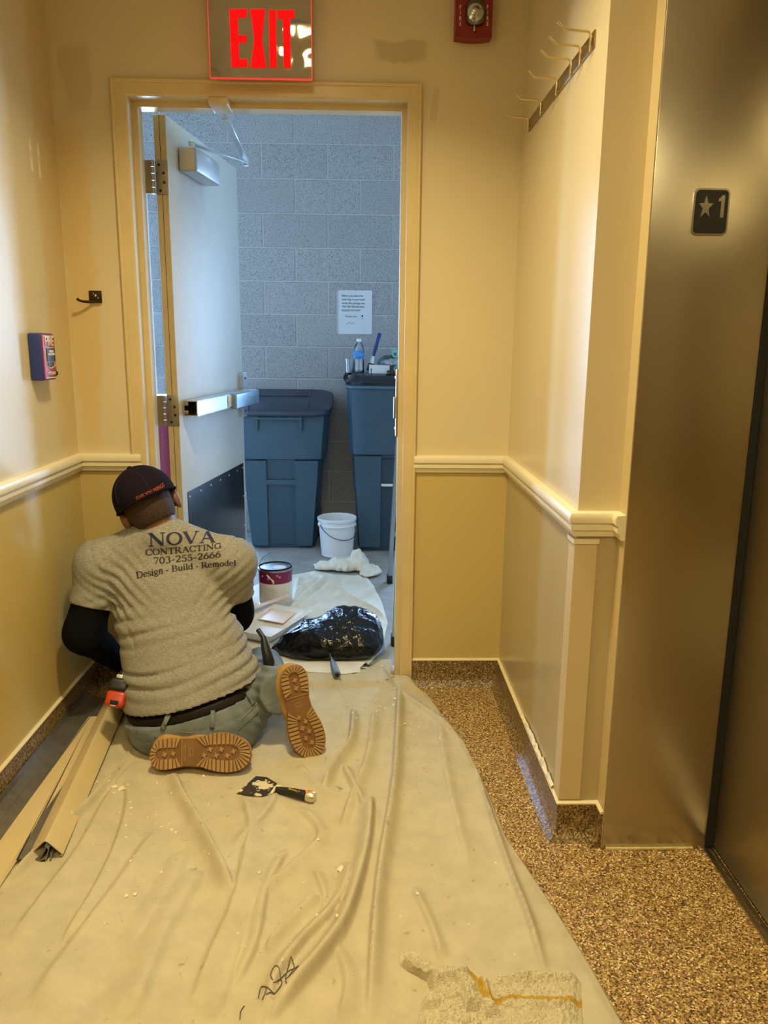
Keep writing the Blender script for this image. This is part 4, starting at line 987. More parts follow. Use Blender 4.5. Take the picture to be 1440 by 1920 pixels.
m = MB(); m.box((apx-.02, apy-.14, top-.01), (.56, apy+.12, top+.05), .008); q = m.build('top_cap', P('cap_blue', (.05, .10, .2), .4), None, 30); adopt(ld, q)

# ---- red upright pipe and mint-handled tool seen through the hinge gap
o = MB(); p_ = WY(310, 850, 4.3)
rp_ = empty('standpipe', (p_.x, 4.3, 0)); tag(rp_, 'dark red upright pipe behind the open door', 'pipe')
o.tube([(p_.x, 4.3, 0), (p_.x, 4.3, .96)], .045, 20); q = o.build('pipe', P('pipe_red', (.22, .008, .03), .4), None, 40); adopt(rp_, q)
o = MB(); o.lathe([(.055, .96), (.06, .965), (.06, .99), (.045, 1.0), (.02, 1.01)], 20, Matrix.Translation((p_.x, 4.3, 0))); q = o.build('cap', P('pipe_cap', (.20, .26, .36), .35, .6), None, 40); adopt(rp_, q)
o = MB(); o.lathe([(.075, 0), (.075, .012), (.05, .016)], 20, Matrix.Translation((p_.x, 4.3, 0))); q = o.build('flange', P('flange_red', (.2, .01, .03), .45), None, 40); adopt(rp_, q)
p_ = WY(303, 690, YW-.03)
ob = MB(); ob.box((-1.66, YW-.055, 1.10), (-1.42, YW, 1.26), .008, 2); ob.prism([(-1.66, 1.26), (-1.42, 1.26), (-1.45, 1.30), (-1.63, 1.30)], YW-.05, YW, 'Y')
o = ob.build('wall_box', P('mint_box', (.35, .66, .64), .5), None, 30); tag(o, 'pale mint metal box on the block wall behind the door', 'wall box')
#PART3
# ================================================================ CLOTHS ON THE FLOOR
def interp(tab, q):
    xs = [a for a, b in tab]; ys = [b for a, b in tab]; return np.interp(q, xs, ys)
Rb = sorted([(FZ(x, y).y, FZ(x, y).x) for x, y in ((800, 1302), (834, 1348), (868, 1388), (908, 1470), (948, 1570), (984, 1624), (1050, 1722), (1102, 1806), (1166, 1920))])
Rb = [(.55, .62), (.9, .56)] + [q for q in Rb if q[0] < 2.76] + [(2.775, .172), (2.79, .118), (3.02, .112)]
Lb = [(.55, -.90), (1.5, -.93), (1.9, -.95), (2.3, -.96), (2.5, -.90), (2.70, -.80), (2.80, -.74)]
Tb = [(0, 2.58), (.18, 2.70), (.4, 2.86), (.5, 2.95), (.62, 2.985), (.70, 2.985), (.775, 2.93), (.815, 2.855), (.90, 2.935), (.95, 3.0), (1.0, 3.0)]
def ppl(*pts): return [(FZ(x, y).x, FZ(x, y).y) for x, y in pts]
# traced creases: (polyline, half width, height, sharp side)
FOLDS = [
 (ppl((748, 1290), (742, 1420), (733, 1510), (712, 1640), (700, 1760), (692, 1925)), .016, .014, 1),
 (ppl((697, 1500), (690, 1600), (652, 1740), (590, 1830), (505, 1920)), .020, .019, -1),
 (ppl((884, 1395), (900, 1470), (940, 1600), (985, 1720), (1022, 1838)), .010, .008, 1),
 (ppl((772, 1670), (806, 1742), (826, 1808)), .012, .006, 1),
 (ppl((662, 1335), (656, 1400), (628, 1440), (602, 1492)), .014, .015, 1),
 (ppl((618, 1270), (650, 1310), (660, 1345)), .014, .004, -1),
 (ppl((326, 1452), (342, 1500), (378, 1560), (412, 1630), (440, 1690)), .017, .015, -1),
 (ppl((596, 1688), (530, 1752), (498, 1795)), .014, .010, 1),
 (ppl((250, 1398), (204, 1472), (130, 1552), (0, 1674)), .010, .012, 1),
 (ppl((262, 1420), (205, 1500), (150, 1600), (90, 1680), (20, 1770)), .026, .006, 1),
 (ppl((470, 1580), (442, 1700), (400, 1800), (365, 1895)), .030, .009, 1),
 (ppl((560, 1520), (600, 1570), (560, 1620), (470, 1700)), .016, .007, 1),
 (ppl((520, 1490), (500, 1530), (440, 1600)), .015, .006, -1),
 (ppl((640, 1440), (690, 1540), (700, 1560)), .014, .010, 1),
 (ppl((660, 1620), (640, 1700), (560, 1790), (520, 1850), (500, 1920)), .016, .013, -1),
 (ppl((380, 1640), (300, 1780), (250, 1920)), .040, .009, -1),
 (ppl((300, 1560), (220, 1680), (130, 1800), (60, 1900)), .045, .009, 1),
 (ppl((450, 1750), (430, 1840), (395, 1920)), .028, .006, -1),
 (ppl((720, 1260), (745, 1300), (800, 1340), (870, 1395)), .016, .007, 1),
 (ppl((590, 1640), (608, 1690), (600, 1720)), .012, .006, 1),
 (ppl((455, 1500), (470, 1560), (452, 1640), (462, 1720)), .022, .008, 1),
 (ppl((700, 1340), (690, 1420), (660, 1500), (640, 1560)), .018, .009, 1),
 (ppl((560, 1440), (600, 1480), (640, 1500), (690, 1500)), .016, .007, -1),
 (ppl((230, 1450), (240, 1520), (200, 1640), (110, 1790)), .022, .008, 1),
 (ppl((540, 1600), (500, 1680), (480, 1780), (440, 1860)), .018, .009, -1),
 (ppl((820, 1330), (830, 1420), (850, 1520), (880, 1640)), .016, .005, 1),
 (ppl((610, 1760), (650, 1840), (640, 1920)), .02, .007, 1),
 (ppl((345, 1600), (330, 1650), (240, 1790)), .035, .007, -1),
]
def smooth_pl(pl):
    out = []
    for i in range(len(pl)-1):
        p0, p1, p2, p3 = [np.array(pl[min(max(k, 0), len(pl)-1)]) for k in (i-1, i, i+1, i+2)]
        for t in (0, .2, .4, .6, .8): out.append(tuple(.5*((2*p1) + (p2-p0)*t + (2*p0-5*p1+4*p2-p3)*t*t + (3*p1-p0-3*p2+p3)*t**3)))
    return out + [tuple(pl[-1])]
def fold_h(X, Y, folds):
    H = np.zeros(X.shape)
    for pl, wd, hh, sd in folds:
        pl = smooth_pl(pl)
        d, sgn, par = polydist(X, Y, pl); w2 = np.where(sgn == sd, wd*.42, wd*1.25)
        env = np.clip(np.minimum(par, 1-par)/.12, 0, 1)**.7
        H = np.maximum(H, hh*np.exp(-(d/w2)**2)*env) + .22*hh*np.exp(-(d/(wd*2.4))**2)*env
    return H
NU, NV = 350, 460
u = np.linspace(0, 1, NU); v = np.linspace(0, 1, NV); U, V_ = np.meshgrid(u, v)
Yg = .55 + V_*(interp(Tb, U) - .55); XLg = interp(Lb, Yg); XRg = interp(Rb, Yg); Xg = XLg + (XRg - XLg)*U
Zg = .004 + 2.0*fold_h(Xg, Yg, FOLDS) + .005*np.maximum(0, vnoise(Xg*6, Yg*4, 1)) + .0035*vnoise(Xg*14 + Yg*4, Yg*7, 2) + .0016*vnoise(Xg*34, Yg*26, 3)
edge = np.clip(np.minimum.reduce([U*1.5, (1-U)*1.5, (1-V_)*2.0])/.022, 0, 1)
Zg = .0025 + np.maximum(0, Zg)*edge
flat = np.exp(-(((Xg+.55)/.33)**4 + ((Yg-2.42)/.30)**4)); Zg = Zg*(1-.8*flat) + .002*flat
# the threshold lifts the cloth a little
Zg += .034*np.exp(-((Xg-.165)/.045)**2 - ((Yg-2.765)/.05)**2)
Zg += np.where(Yg > 2.755, .0145*np.clip((Yg-2.755)/.03, 0, 1), 0)
idx = np.arange(NU*NV).reshape(NV, NU)
Fq = np.stack([idx[:-1, :-1], idx[:-1, 1:], idx[1:, 1:], idx[1:, :-1]], -1).reshape(-1, 4).tolist()
dc = pydata('drop_cloth', np.stack([Xg, Yg, Zg], -1).reshape(-1, 3), Fq, M['canvas'], None, 70)
dc.modifiers.new('thick', 'SOLIDIFY').thickness = .0012; dc.modifiers['thick'].offset = 0
tag(dc, 'large tan canvas drop cloth spread over the hallway floor', 'drop cloth')
HB = BVHTree.FromPolygons([Vector(p) for p in np.stack([Xg, Yg, Zg], -1).reshape(-1, 3)], Fq)
def cloth_z(x, y):
    h = HB.ray_cast(Vector((x, y, 1.0)), Vector((0, 0, -1))); return h[0].z if h[0] is not None else .003

# second cloth, beyond the threshold
R2 = sorted([(FZ(x, y).y, FZ(x, y).x) for x, y in ((676, 1262), (715, 1222), (727, 1168), (716, 1130), (700, 1098), (690, 1085))]); R2 = R2 + [(4.32, .02)]
L2 = [(2.88, -.34), (3.1, -.60), (3.6, -.68), (4.0, -.62), (4.33, -.42)]
T2 = [(0, 4.18), (.3, 4.33), (.6, 4.26), (1, 4.22)]; B2 = [(0, 2.90), (.4, 2.86), (.8, 2.84), (1, 2.86)]
NU, NV = 120, 190
u = np.linspace(0, 1, NU); v = np.linspace(0, 1, NV); U, V_ = np.meshgrid(u, v)
Y2g = interp(B2, U) + V_*(interp(T2, U) - interp(B2, U)); a2 = interp(L2, Y2g); b2 = interp(R2, Y2g); X2g = a2 + (b2-a2)*U
F2 = [(ppl((630, 1080), (612, 1105), (570, 1140), (525, 1165)), .018, .020, 1), (ppl((615, 1085), (580, 1115), (540, 1150)), .015, .018, -1), (ppl((600, 1090), (560, 1110), (550, 1135)), .014, .016, 1),
      (ppl((628, 1100), (660, 1125), (700, 1145), (727, 1168)), .014, .014, 1), (ppl((580, 1075), (612, 1090), (640, 1110)), .016, .016, 1), (ppl((560, 1085), (552, 1120)), .014, .014, 1),
      (ppl((640, 1110), (600, 1135), (560, 1175)), .014, .012, 1), (ppl((660, 1075), (690, 1100)), .012, .012, 1), (ppl((700, 1240), (720, 1200)), .012, .010, 1)]
Z2g = .002 + fold_h(X2g, Y2g, F2)*1.2 + .006*np.maximum(0, vnoise(X2g*8, Y2g*6, 11)) + .004*vnoise(X2g*18, Y2g*11, 12)
edge = np.clip(np.minimum.reduce([U, 1-U, (1-V_), V_])/.03, 0, 1); Z2g = .0015 + np.maximum(0, Z2g)*edge
Z2g += .016*np.clip((2.985 - Y2g)/.03, 0, 1)
Z2g += np.where(Y2g < 2.97, .006, 0)
idx = np.arange(NU*NV).reshape(NV, NU); Fq2 = np.stack([idx[:-1, :-1], idx[:-1, 1:], idx[1:, 1:], idx[1:, :-1]], -1).reshape(-1, 4).tolist()
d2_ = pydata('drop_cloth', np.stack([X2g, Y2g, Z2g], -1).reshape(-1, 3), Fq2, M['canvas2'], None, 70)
d2_.modifiers.new('thick', 'SOLIDIFY').thickness = .0012; d2_.modifiers['thick'].offset = 0
tag(d2_, 'tan canvas drop cloth, coloured pale for daylight, on the concrete under the paint can', 'drop cloth')
# bunched rag at its far end
def cloth_blob(name, mat, blobs, lo, hi, h, amp, fr, seed, label, cat, zcut=.004, it=1):
    f = Field(lo, hi, h)
    for c_, r_ in blobs: f.ell(c_, r_, .02)
    X, Y, Z = f.grid(); f.d += amp*vnoise(X*fr + Z*fr*.7, Y*fr*.8 - Z*fr*.5, seed) + amp*.5*vnoise(X*fr*2.3 - Z*fr, Y*fr*2 + Z*fr, seed+1)
    f.cut((0, 0, zcut), (0, 0, -1)); o, V, Fq_ = skin(name, f, mat, None, it); tag(o, label, cat); return o, V, Fq_
pr = FZ(655, 1070)
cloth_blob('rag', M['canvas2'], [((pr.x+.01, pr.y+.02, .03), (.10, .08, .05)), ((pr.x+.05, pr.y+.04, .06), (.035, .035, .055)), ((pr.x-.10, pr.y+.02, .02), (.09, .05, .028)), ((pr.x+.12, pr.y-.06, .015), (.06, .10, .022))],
           (pr.x-.26, pr.y-.22, -.02), (pr.x+.24, pr.y+.18, .16), .007, .035, 22, 21, 'bunched white rag at the far end of the vestibule drop cloth', 'rag', .008)

# ---- black bin bag
bg = FZ(612, 1205)
f = Field((-.46, 2.93, -.02), (.14, 3.42, .26), .006)
for c_, r_ in (((-.13, 3.13, .06), (.20, .15, .085)), ((-.06, 3.17, .10), (.13, .12, .085)), ((-.02, 3.10, .05), (.10, .11, .065)), ((-.24, 3.10, .035), (.13, .09, .045))): f.ell(c_, r_, .05)
f.cone((-.28, 3.10, .04), (-.40, 3.09, .018), .035, .006, .05)
X, Y, Z = f.grid()
def ridged(a): return 1 - 2*np.abs(a)*2
f.d += .016*vnoise(X*11 + Z*8, Y*11 - Z*5, 31) + .011*np.abs(vnoise(X*24 + Z*9, Y*20 + Z*18, 32)) + .005*np.abs(vnoise(X*52 - Z*30, Y*50 + Z*40, 33))
f.cut((0, 0, .014), (0, 0, -1))
o, _, _ = skin('trash_bag', f, P('black_film', (.004, .004, .005), .13, spec=.4, bump=.9, bscale=30), None, 0)
tag(o, 'shiny black plastic bag slumped in the doorway', 'plastic bag')

# ---- paint roller handle poking out from under the bag
a_ = FZ(632, 1266, .048); b_ = FZ(621, 1234, .052)
rh = empty('paint_roller', (a_.x, a_.y, .015)); tag(rh, 'grey tool handle poking out from under the black bag', 'tool handle')
dr = (b_ - a_).normalized()
m = MB(); m.tube([a_, a_ + dr*.004, a_ + dr*.05, a_ + dr*.10, a_ + dr*.13], [.0135, .0150, .0145, .0125, .009], 18); q = m.build('grip', P('grey_grip', (.13, .14, .16), .5), None, 50); adopt(rh, q)
m = MB(); m.tube([a_ - dr*.0008, a_ + dr*.001], [.008, .008], 16); q = m.build('socket', M['blackgap']); adopt(rh, q)
m = MB(); m.tube([a_ + dr*.12, a_ + dr*.20], .004, 8); q = m.build('rod', M['alu'], None, 50); adopt(rh, q)

# ================================================================ STRIPS ALONG THE LONG WALL
M['vinyl'] = P('tan_vinyl', (.62, .49, .26), .35, var=.04, vscale=10)
def extrude(mb, prof, a, b, roll=0.0):
    """open profile [(across, up)...] thickened outside; here profile is a closed polygon; extruded a->b on the floor"""
    a = Vector(a); b = Vector(b); t = (b-a).normalized(); s1 = t.cross(Vector((0, 0, 1))).normalized(); up = s1.cross(t)
    fr_ = Matrix((s1, up, t)).transposed().to_4x4()   # local x = across(right), y = up, z = along
    if roll: fr_ = fr_ @ Matrix.Rotation(roll, 4, 'Z')
    fr_.translation = a
    n = len(prof); A = [mb.bm.verts.new(fr_ @ Vector((p[0], p[1], 0))) for p in prof]; L = (b-a).length
    B = [mb.bm.verts.new(fr_ @ Vector((p[0], p[1], L))) for p in prof]
    fs = [mb.bm.faces.new(A), mb.bm.faces.new(B)]
    for i in range(n): fs.append(mb.bm.faces.new((A[i], A[(i+1) % n], B[(i+1) % n], B[i])))
    bmesh.ops.recalc_face_normals(mb.bm, faces=fs)
def strip(pts, t):
    """closed polygon of an open polyline with thickness t"""
    L, R = [], []
    for i, p in enumerate(pts):
        p = Vector(p); d = Vector(pts[min(i+1, len(pts)-1)]) - Vector(pts[max(i-1, 0)]); d.normalize(); n_ = Vector((-d.y, d.x))
        L.append(p + n_*t/2); R.append(p - n_*t/2)
    return [tuple(x) for x in L] + [tuple(x) for x in reversed(R)]
# grey aluminium retainer against the base
m = MB(); extrude(m, strip([(-.040, .040), (-.036, .022), (.028, .008), (.031, .016), (.036, .015), (.040, .004)], .0022), (-.978, 1.35, .003), (-.978, 2.66, .003))
o = m.build('metal_retainer', M['alu_dull'], None, 30); tag(o, 'grey aluminium guard retainer lying against the long wall base', 'metal strip')
m = MB(); extrude(m, strip([(-.012, .0185), (-.004, .0168)], .001), (-.978, 1.351, .003), (-.978, 2.659, .003)); m.build('rib', M['alu_dull'], o)
# flat tan cover
a_, b_ = FZ(-10, 1632, .010), FZ(160, 1335, .010)
m = MB(); extrude(m, strip([(-.040, -.002), (-.036, .006), (.030, .008), (.036, .0)], .0024), (-.903, 1.50, .012), (-.915, 2.50, .012))
o = m.build('guard_cover', M['vinyl'], None, 30); tag(o, 'flat tan vinyl guard cover lying between the metal strips', 'vinyl strip')
# L-shaped corner guard, apex up, over its aluminium core
g0, g1 = Vector((-.800, 1.752, .006)), Vector((-.892, 2.62, .006))
m = MB(); extrude(m, strip([(-.033, .020), (-.037, .014), (-.040, .018), (-.006, .050), (0, .0535), (.006, .050), (.040, .012), (.038, .008), (.034, .011)], .0022), g0, g1)
o = m.build('guard_cover', M['vinyl'], None, 30); tag(o, 'tan L-shaped corner guard cover, apex up, nearest the kneeling man', 'vinyl strip')
m = MB(); extrude(m, strip([(-.066, .012), (-.064, .004), (.006, -.002), (.015, -.002), (.016, .012), (.018, .018), (.016, .024)], .002), g0 + Vector((0, -.012, .004)), g1)
extrude(m, strip([(-.062, .012), (-.014, .006), (.002, .030), (.006, .044)], .0018), g0 + Vector((0, -.012, .004)), g1)
extrude(m, strip([(.002, 0), (.012, .034), (.004, .044)], .0018), g0 + Vector((0, -.012, .004)), g1)
o = m.build('metal_retainer', M['alu_dull'], None, 30); tag(o, 'grey aluminium retainer under the L-shaped corner guard', 'metal strip')

# ================================================================ SMALL THINGS ON THE CLOTH
# putty knife
k0, k1 = FZ(447, 1490), FZ(592, 1490); z_ = .012
pk_ = empty('putty_knife', (FZ(520, 1482).x, FZ(520, 1482).y, z_-.006)); tag(pk_, 'black handled putty knife with paint-crusted blade on the drop cloth', 'putty knife')
def pf(x, y, z=z_): q = FZ(x, y, z); return (q.x, q.y)
def steelcrust():
    m_, nd, lk, b = new_mat('crusted_blade'); g = nd.new('ShaderNodeNewGeometry'); n = nd.new('ShaderNodeTexNoise'); n.inputs['Scale'].default_value = 45; n.inputs['Detail'].default_value = 5
    lk.new(g.outputs['Position'], n.inputs['Vector']); r = nd.new('ShaderNodeValToRGB'); e = r.color_ramp.elements
    e[0].position = .50; e[0].color = (.035, .033, .026, 1); e[1].position = .56; e[1].color = (.70, .62, .44, 1)
    lk.new(n.outputs['Fac'], r.inputs[0]); lk.new(r.outputs[0], b.inputs['Base Color']); b.inputs['Roughness'].default_value = .35; return m_
blade = [(443, 1488), (462, 1472), (480, 1456), (500, 1458), (520, 1470), (527, 1477), (512, 1489), (492, 1493), (470, 1493)]
m = MB(); m.prism([pf(*p) for p in blade], z_, z_+.0018, 'Z'); q = m.build('blade', steelcrust(), None, 30); adopt(pk_, q)
ax = [FZ(518, 1481, z_+.006), FZ(534, 1483, z_+.008), FZ(550, 1486, z_+.010), FZ(570, 1491, z_+.011), FZ(584, 1494, z_+.011)]
m = MB(); m.tube(ax, [.009, .011, .0125, .0145, .0150], 14); q = m.build('handle', M['black'], None, 50); adopt(pk_, q)
m = MB(); m.tube([FZ(576, 1492.5, z_+.011), FZ(586, 1495, z_+.011), FZ(590, 1496, z_+.011)], [.0155, .0158, .012], 16); q = m.build('steel_cap', P('cap_steel', (.72, .66, .55), .3, .9), None, 50); adopt(pk_, q)
ct = FZ(580, 1485, z_+.024); m = MB(); m.lathe([(.010, -.004), (.010, .003), (.006, .003), (.006, -.001)], 18, Matrix.Translation(ct) @ Matrix.Diagonal((1.1, .9, 1, 1))); q = m.build('yellow_ring', P('yellow_plastic', (.80, .36, .01), .4), None, 40); adopt(pk_, q)
m = MB(); m.tube([FZ(508, 1488, z_+.006), FZ(516, 1479, z_+.007), FZ(526, 1474, z_+.007)], [.004, .006, .004], 8); q = m.build('dried_filler', P('filler', (.76, .68, .46), .8, bump=.6, bscale=90), None, 50); adopt(pk_, q)
hd = (FZ(566, 1487, z_) - FZ(536, 1478, z_)).normalized(); tp = FZ(551, 1481.5, z_+.0245)
q = put_text('maker_lettering', 'DEWALT', .0095, P('yellow_ink', (.75, .45, .05), .5), frame4(tp, hd, Vector((0, 0, 1)).cross(hd)), xs=.95); adopt(pk_, q)

# terry towel with a yellow stripe
def star_patch(name, bpx, cpx, rings, n, hf, mat, label, cat, dye=None):
    """star-shaped cloth patch around cpx with traced outline bpx (pixels on the floor); hf(x,y,s)->height"""
    bpts = [np.array(FZ(*p)[:2]) for p in bpx]; c_ = np.array(FZ(*cpx)[:2]); L = [0]
    cl = bpts + [bpts[0]]
    for a, b in zip(cl[:-1], cl[1:]): L.append(L[-1] + np.linalg.norm(b-a))
    t = np.linspace(0, L[-1], n, endpoint=False); bx = np.interp(t, L, [p[0] for p in cl]); by = np.interp(t, L, [p[1] for p in cl])
    S = np.linspace(0.02, 1, rings)[:, None]; X = c_[0] + S*(bx-c_[0])[None]; Y = c_[1] + S*(by-c_[1])[None]; Sg = np.repeat(S, n, 1)
    Z = hf(X, Y, Sg); V = np.stack([X, Y, Z], -1).reshape(-1, 3); ix = np.arange(rings*n).reshape(rings, n)
    Fq = np.stack([ix[:-1], np.roll(ix, -1, 1)[:-1], np.roll(ix, -1, 1)[1:], ix[1:]], -1).reshape(-1, 4)[:, ::-1].tolist() + [list(ix[0])]
    low = V[ix[-1]].copy(); low[:, 2] = .002; k = len(V); V = np.concatenate([V, low]); lx = np.arange(k, k+n)
    Fq += np.stack([ix[-1], np.roll(ix[-1], -1), np.roll(lx, -1), lx], -1)[:, ::-1].tolist() + [list(lx[::-1])]
    bm = bmesh.new(); vv = [bm.verts.new(p) for p in V]; 
    for q in Fq: bm.faces.new([vv[i] for i in q])
    bmesh.ops.recalc_face_normals(bm, faces=bm.faces[:]); me = bpy.data.meshes.new(name); bm.to_mesh(me); bm.free(); me.materials.append(mat); shade(me, 70)
    if dye is not None:
        ca = me.color_attributes.new('dye', 'FLOAT_COLOR', 'POINT'); cols = dye(V[:, 0], V[:, 1], V[:, 2]); ca.data.foreach_set('color', np.concatenate([cols, np.ones((len(V), 1))], 1).astype(np.float32).ravel())
    o = link(name, me); tag(o, label, cat); return o
ST = [ppl((858, 1832), (880, 1838), (895, 1860), (908, 1888), (925, 1896)), ppl((925, 1896), (960, 1890), (990, 1890), (1035, 1896), (1088, 1892))]
TF = [(ppl((800, 1860), (850, 1850), (880, 1838)), .025, .020, 1), (ppl((850, 1845), (870, 1870), (880, 1915)), .02, .022, 1), (ppl((905, 1850), (915, 1890), (930, 1915)), .018, .02, -1), (ppl((920, 1850), (1000, 1850), (1085, 1845)), .025, .012, 1), (ppl((790, 1905), (850, 1890), (900, 1905)), .02, .018, 1), (ppl((760, 1810), (800, 1835), (850, 1838)), .015, .016, -1), (ppl((930, 1900), (1000, 1905), (1085, 1898)), .018, .01, 1)]
def towel_h(X, Y, S):
    e_ = np.clip((1-S)/.10, 0, 1)**.6
    h = .010 + fold_h(X, Y, TF) + .016*vnoise(X*16, Y*16, 41) + .007*vnoise(X*55, Y*55, 42) + .0065*vnoise(X*210, Y*210, 43) + .004*vnoise(X*330, Y*330, 44)
    return .007 + np.maximum(h, .002)*e_
def towel_dye(x, y, z):
    base = np.array([.60, .53, .36]); st_ = np.array([.52, .33, .04]); d = np.minimum(polydist(x, y, ST[0])[0], polydist(x, y, ST[1])[0])
    k = np.clip((.0085 + .004*vnoise(x*90, y*90, 5) - d)/.003, 0, 1)[:, None]
    n_ = (1 + .16*vnoise(x*150, y*150, 9))[:, None]; return np.clip((base*(1-k) + st_*k)*n_, 0, 1)
star_patch('terry_towel', [(744, 1792), (757, 1786), (772, 1800), (800, 1818), (830, 1838), (862, 1830), (880, 1834), (905, 1846), (960, 1848), (1020, 1840), (1080, 1836), (1090, 1850), (1092, 1900), (1098, 1960), (1000, 2010), (880, 2010), (800, 1990), (780, 1930), (790, 1885), (806, 1866), (800, 1848), (786, 1836), (764, 1828), (748, 1815)],
           (900, 1900), 120, 460, towel_h, attr_mat('terry', .95, .9, 350), 'cream terry towel with a yellow stripe crumpled on the drop cloth', 'towel', towel_dye)

# loose dark strings
M['thread'] = P('dark_thread', (.10, .085, .06), .8)
def string(loops, label):
    m = MB()
    for lp in loops:
        pts = []
        for x, y in lp: q = FZ(x, y); pts.append(Vector((q.x, q.y, cloth_z(q.x, q.y) + .0022)))
        sm = []
        for i in range(len(pts)-1):
            p0, p1, p2, p3 = pts[max(i-1, 0)], pts[i], pts[i+1], pts[min(i+2, len(pts)-1)]
            for t in (0, .25, .5, .75): sm.append(.5*((2*p1) + (p2-p0)*t + (2*p0-5*p1+4*p2-p3)*t*t + (3*p1-p0-3*p2+p3)*t**3))
        for q in sm: q.z = cloth_z(q.x, q.y) + .0022
        m.tube(sm, .0012, 5)
    o = m.build('string', M['thread'], None, 60); tag(o, label, 'string')
string([[(492, 1893), (500, 1878), (490, 1866), (484, 1890)], [(497, 1872), (512, 1885), (528, 1872), (526, 1850), (515, 1838), (508, 1855), (513, 1872)], [(513, 1872), (540, 1838), (555, 1840), (560, 1852), (540, 1862), (536, 1850), (546, 1815), (552, 1835), (538, 1868)], [(536, 1866), (538, 1880)], [(500, 1888), (515, 1884), (528, 1872)]],
       'tangle of dark string loops lying on the drop cloth')
string([[(450, 1920), (452, 1905), (460, 1894)]], 'short bit of dark string curled near the towel side')

# paint flakes and plaster crumbs (uncountable)
vs, fs = [], []
def flake(x, y, z, r):
    k = len(vs); n = random.randint(4, 6); a0 = random.random()*6
    for i in range(n):
        rr = r*(.5 + .7*random.random()); a = a0 + 2*PI*i/n; vs.append((x + rr*math.cos(a), y + rr*math.sin(a)*1.3, z + .0012 + random.random()*.0012))
    for i in range(n): vs.append((vs[k+i][0]*.5 + x*.5, vs[k+i][1]*.5 + y*.5, z + .003))
    fs.append(tuple(range(k+n, k+2*n)))
    for i in range(n): fs.append((k+i, k+(i+1) % n, k+n+(i+1) % n, k+n+i))
for i in range(230):
    c_ = random.choice([(200, 1480, 60, 30), (260, 1520, 150, 60), (790, 1370, 70, 40), (700, 1330, 60, 50), (560, 1700, 400, 180), (300, 1600, 200, 120)])
    q = FZ(c_[0] + random.gauss(0, .5)*c_[2], c_[1] + random.gauss(0, .5)*c_[3]); 
    if q.x < -.93: continue
    flake(q.x, q.y, cloth_z(q.x, q.y), random.choice([.0018, .0025, .003, .005]))
for (px, py, r) in ((810, 1291, .006), (828, 1296, .006), (845, 1292, .003), (900, 1340, .002), (930, 1320, .002), (880, 1350, .003), (895, 1358, .003), (860, 1310, .002), (700, 1262, .006), (715, 1258, .008), (690, 1265, .004), (640, 1640, .016), (228, 1490, .012), (216, 1488, .010), (738, 1328, .010), (742, 1318, .008)):
    q = FZ(px, py); z = max(cloth_z(q.x, q.y), .0) if px < 770 or py > 1300 else .0
    flake(q.x, q.y, z, r)
o = pydata('paint_flakes', vs, fs, P('flake', (.76, .68, .48), .7), None, 30); tag(o, 'scattered cream paint flakes over cloth and floor', 'paint flakes', kind='stuff')
q = FZ(920, 1282); m = MB(); m.lathe([(.0105, 0), (.012, .001), (.012, .003), (.010, .0042), (.003, .0044)], 22, Matrix.Translation((q.x, q.y, 0))); o = m.build('plastic_disc', M['white'], None, 40); tag(o, 'small white plastic disc on the alcove floor', 'disc')
#PART4
# ================================================================ THE KNEELING MAN
M['skin'] = P('skin', (.20, .088, .042), .5, var=.08, vscale=30)
def heather():
    m, nd, lk, b = new_mat('heather_jersey'); tc = nd.new('ShaderNodeTexCoord')
    mp = nd.new('ShaderNodeMapping'); mp.inputs['Scale'].default_value = (110, 110, 420); lk.new(tc.outputs['Object'], mp.inputs['Vector'])
    n = nd.new('ShaderNodeTexNoise'); n.inputs['Scale'].default_value = 1.0; n.inputs['Detail'].default_value = 3; lk.new(mp.outputs[0], n.inputs['Vector'])
    r = nd.new('ShaderNodeValToRGB'); e = r.color_ramp.elements; e[0].position = .3; e[0].color = (.22, .21, .18, 1); e[1].position = .7; e[1].color = (.36, .345, .30, 1)
    lk.new(n.outputs['Fac'], r.inputs[0]); lk.new(r.outputs[0], b.inputs['Base Color']); b.inputs['Roughness'].default_value = .95; b.inputs['Specular IOR Level'].default_value = .1
    return m
def denim():
    m, nd, lk, b = new_mat('denim'); tc = nd.new('ShaderNodeTexCoord')
    n = nd.new('ShaderNodeTexNoise'); n.inputs['Scale'].default_value = 16; n.inputs['Detail'].default_value = 6; lk.new(tc.outputs['Object'], n.inputs['Vector'])
    r = nd.new('ShaderNodeValToRGB'); e = r.color_ramp.elements; e[0].position = .3; e[0].color = (.100, .125, .140, 1); e[1].position = .7; e[1].color = (.20, .235, .245, 1)
    lk.new(n.outputs['Fac'], r.inputs[0]); lk.new(r.outputs[0], b.inputs['Base Color']); b.inputs['Roughness'].default_value = .9
    n2 = nd.new('ShaderNodeTexNoise'); n2.inputs['Scale'].default_value = 500; lk.new(tc.outputs['Object'], n2.inputs['Vector'])
    bp_ = nd.new('ShaderNodeBump'); bp_.inputs['Strength'].default_value = .3; bp_.inputs['Distance'].default_value = .002; lk.new(n2.outputs['Fac'], bp_.inputs['Height']); lk.new(bp_.outputs[0], b.inputs['Normal'])
    return m
M['jersey'] = heather(); M['denim'] = denim()
M['blackcloth'] = P('black_knit', (.006, .006, .007), .9, bump=.2, bscale=200, spec=.05)
M['capcloth'] = P('cap_twill', (.014, .010, .017), .95, bump=.25, bscale=400, spec=.06)
M['leather'] = P('wheat_nubuck', (.42, .24, .055), .8, var=.12, vscale=30, bump=.1, bscale=200)
M['gum'] = P('gum_rubber', (.37, .215, .082), .65, var=.12, vscale=25); M['gum_dark'] = P('gum_groove', (.20, .098, .028), .65, var=.15, vscale=25)
def V3(v): return np.array([v[0], v[1], v[2]], float)
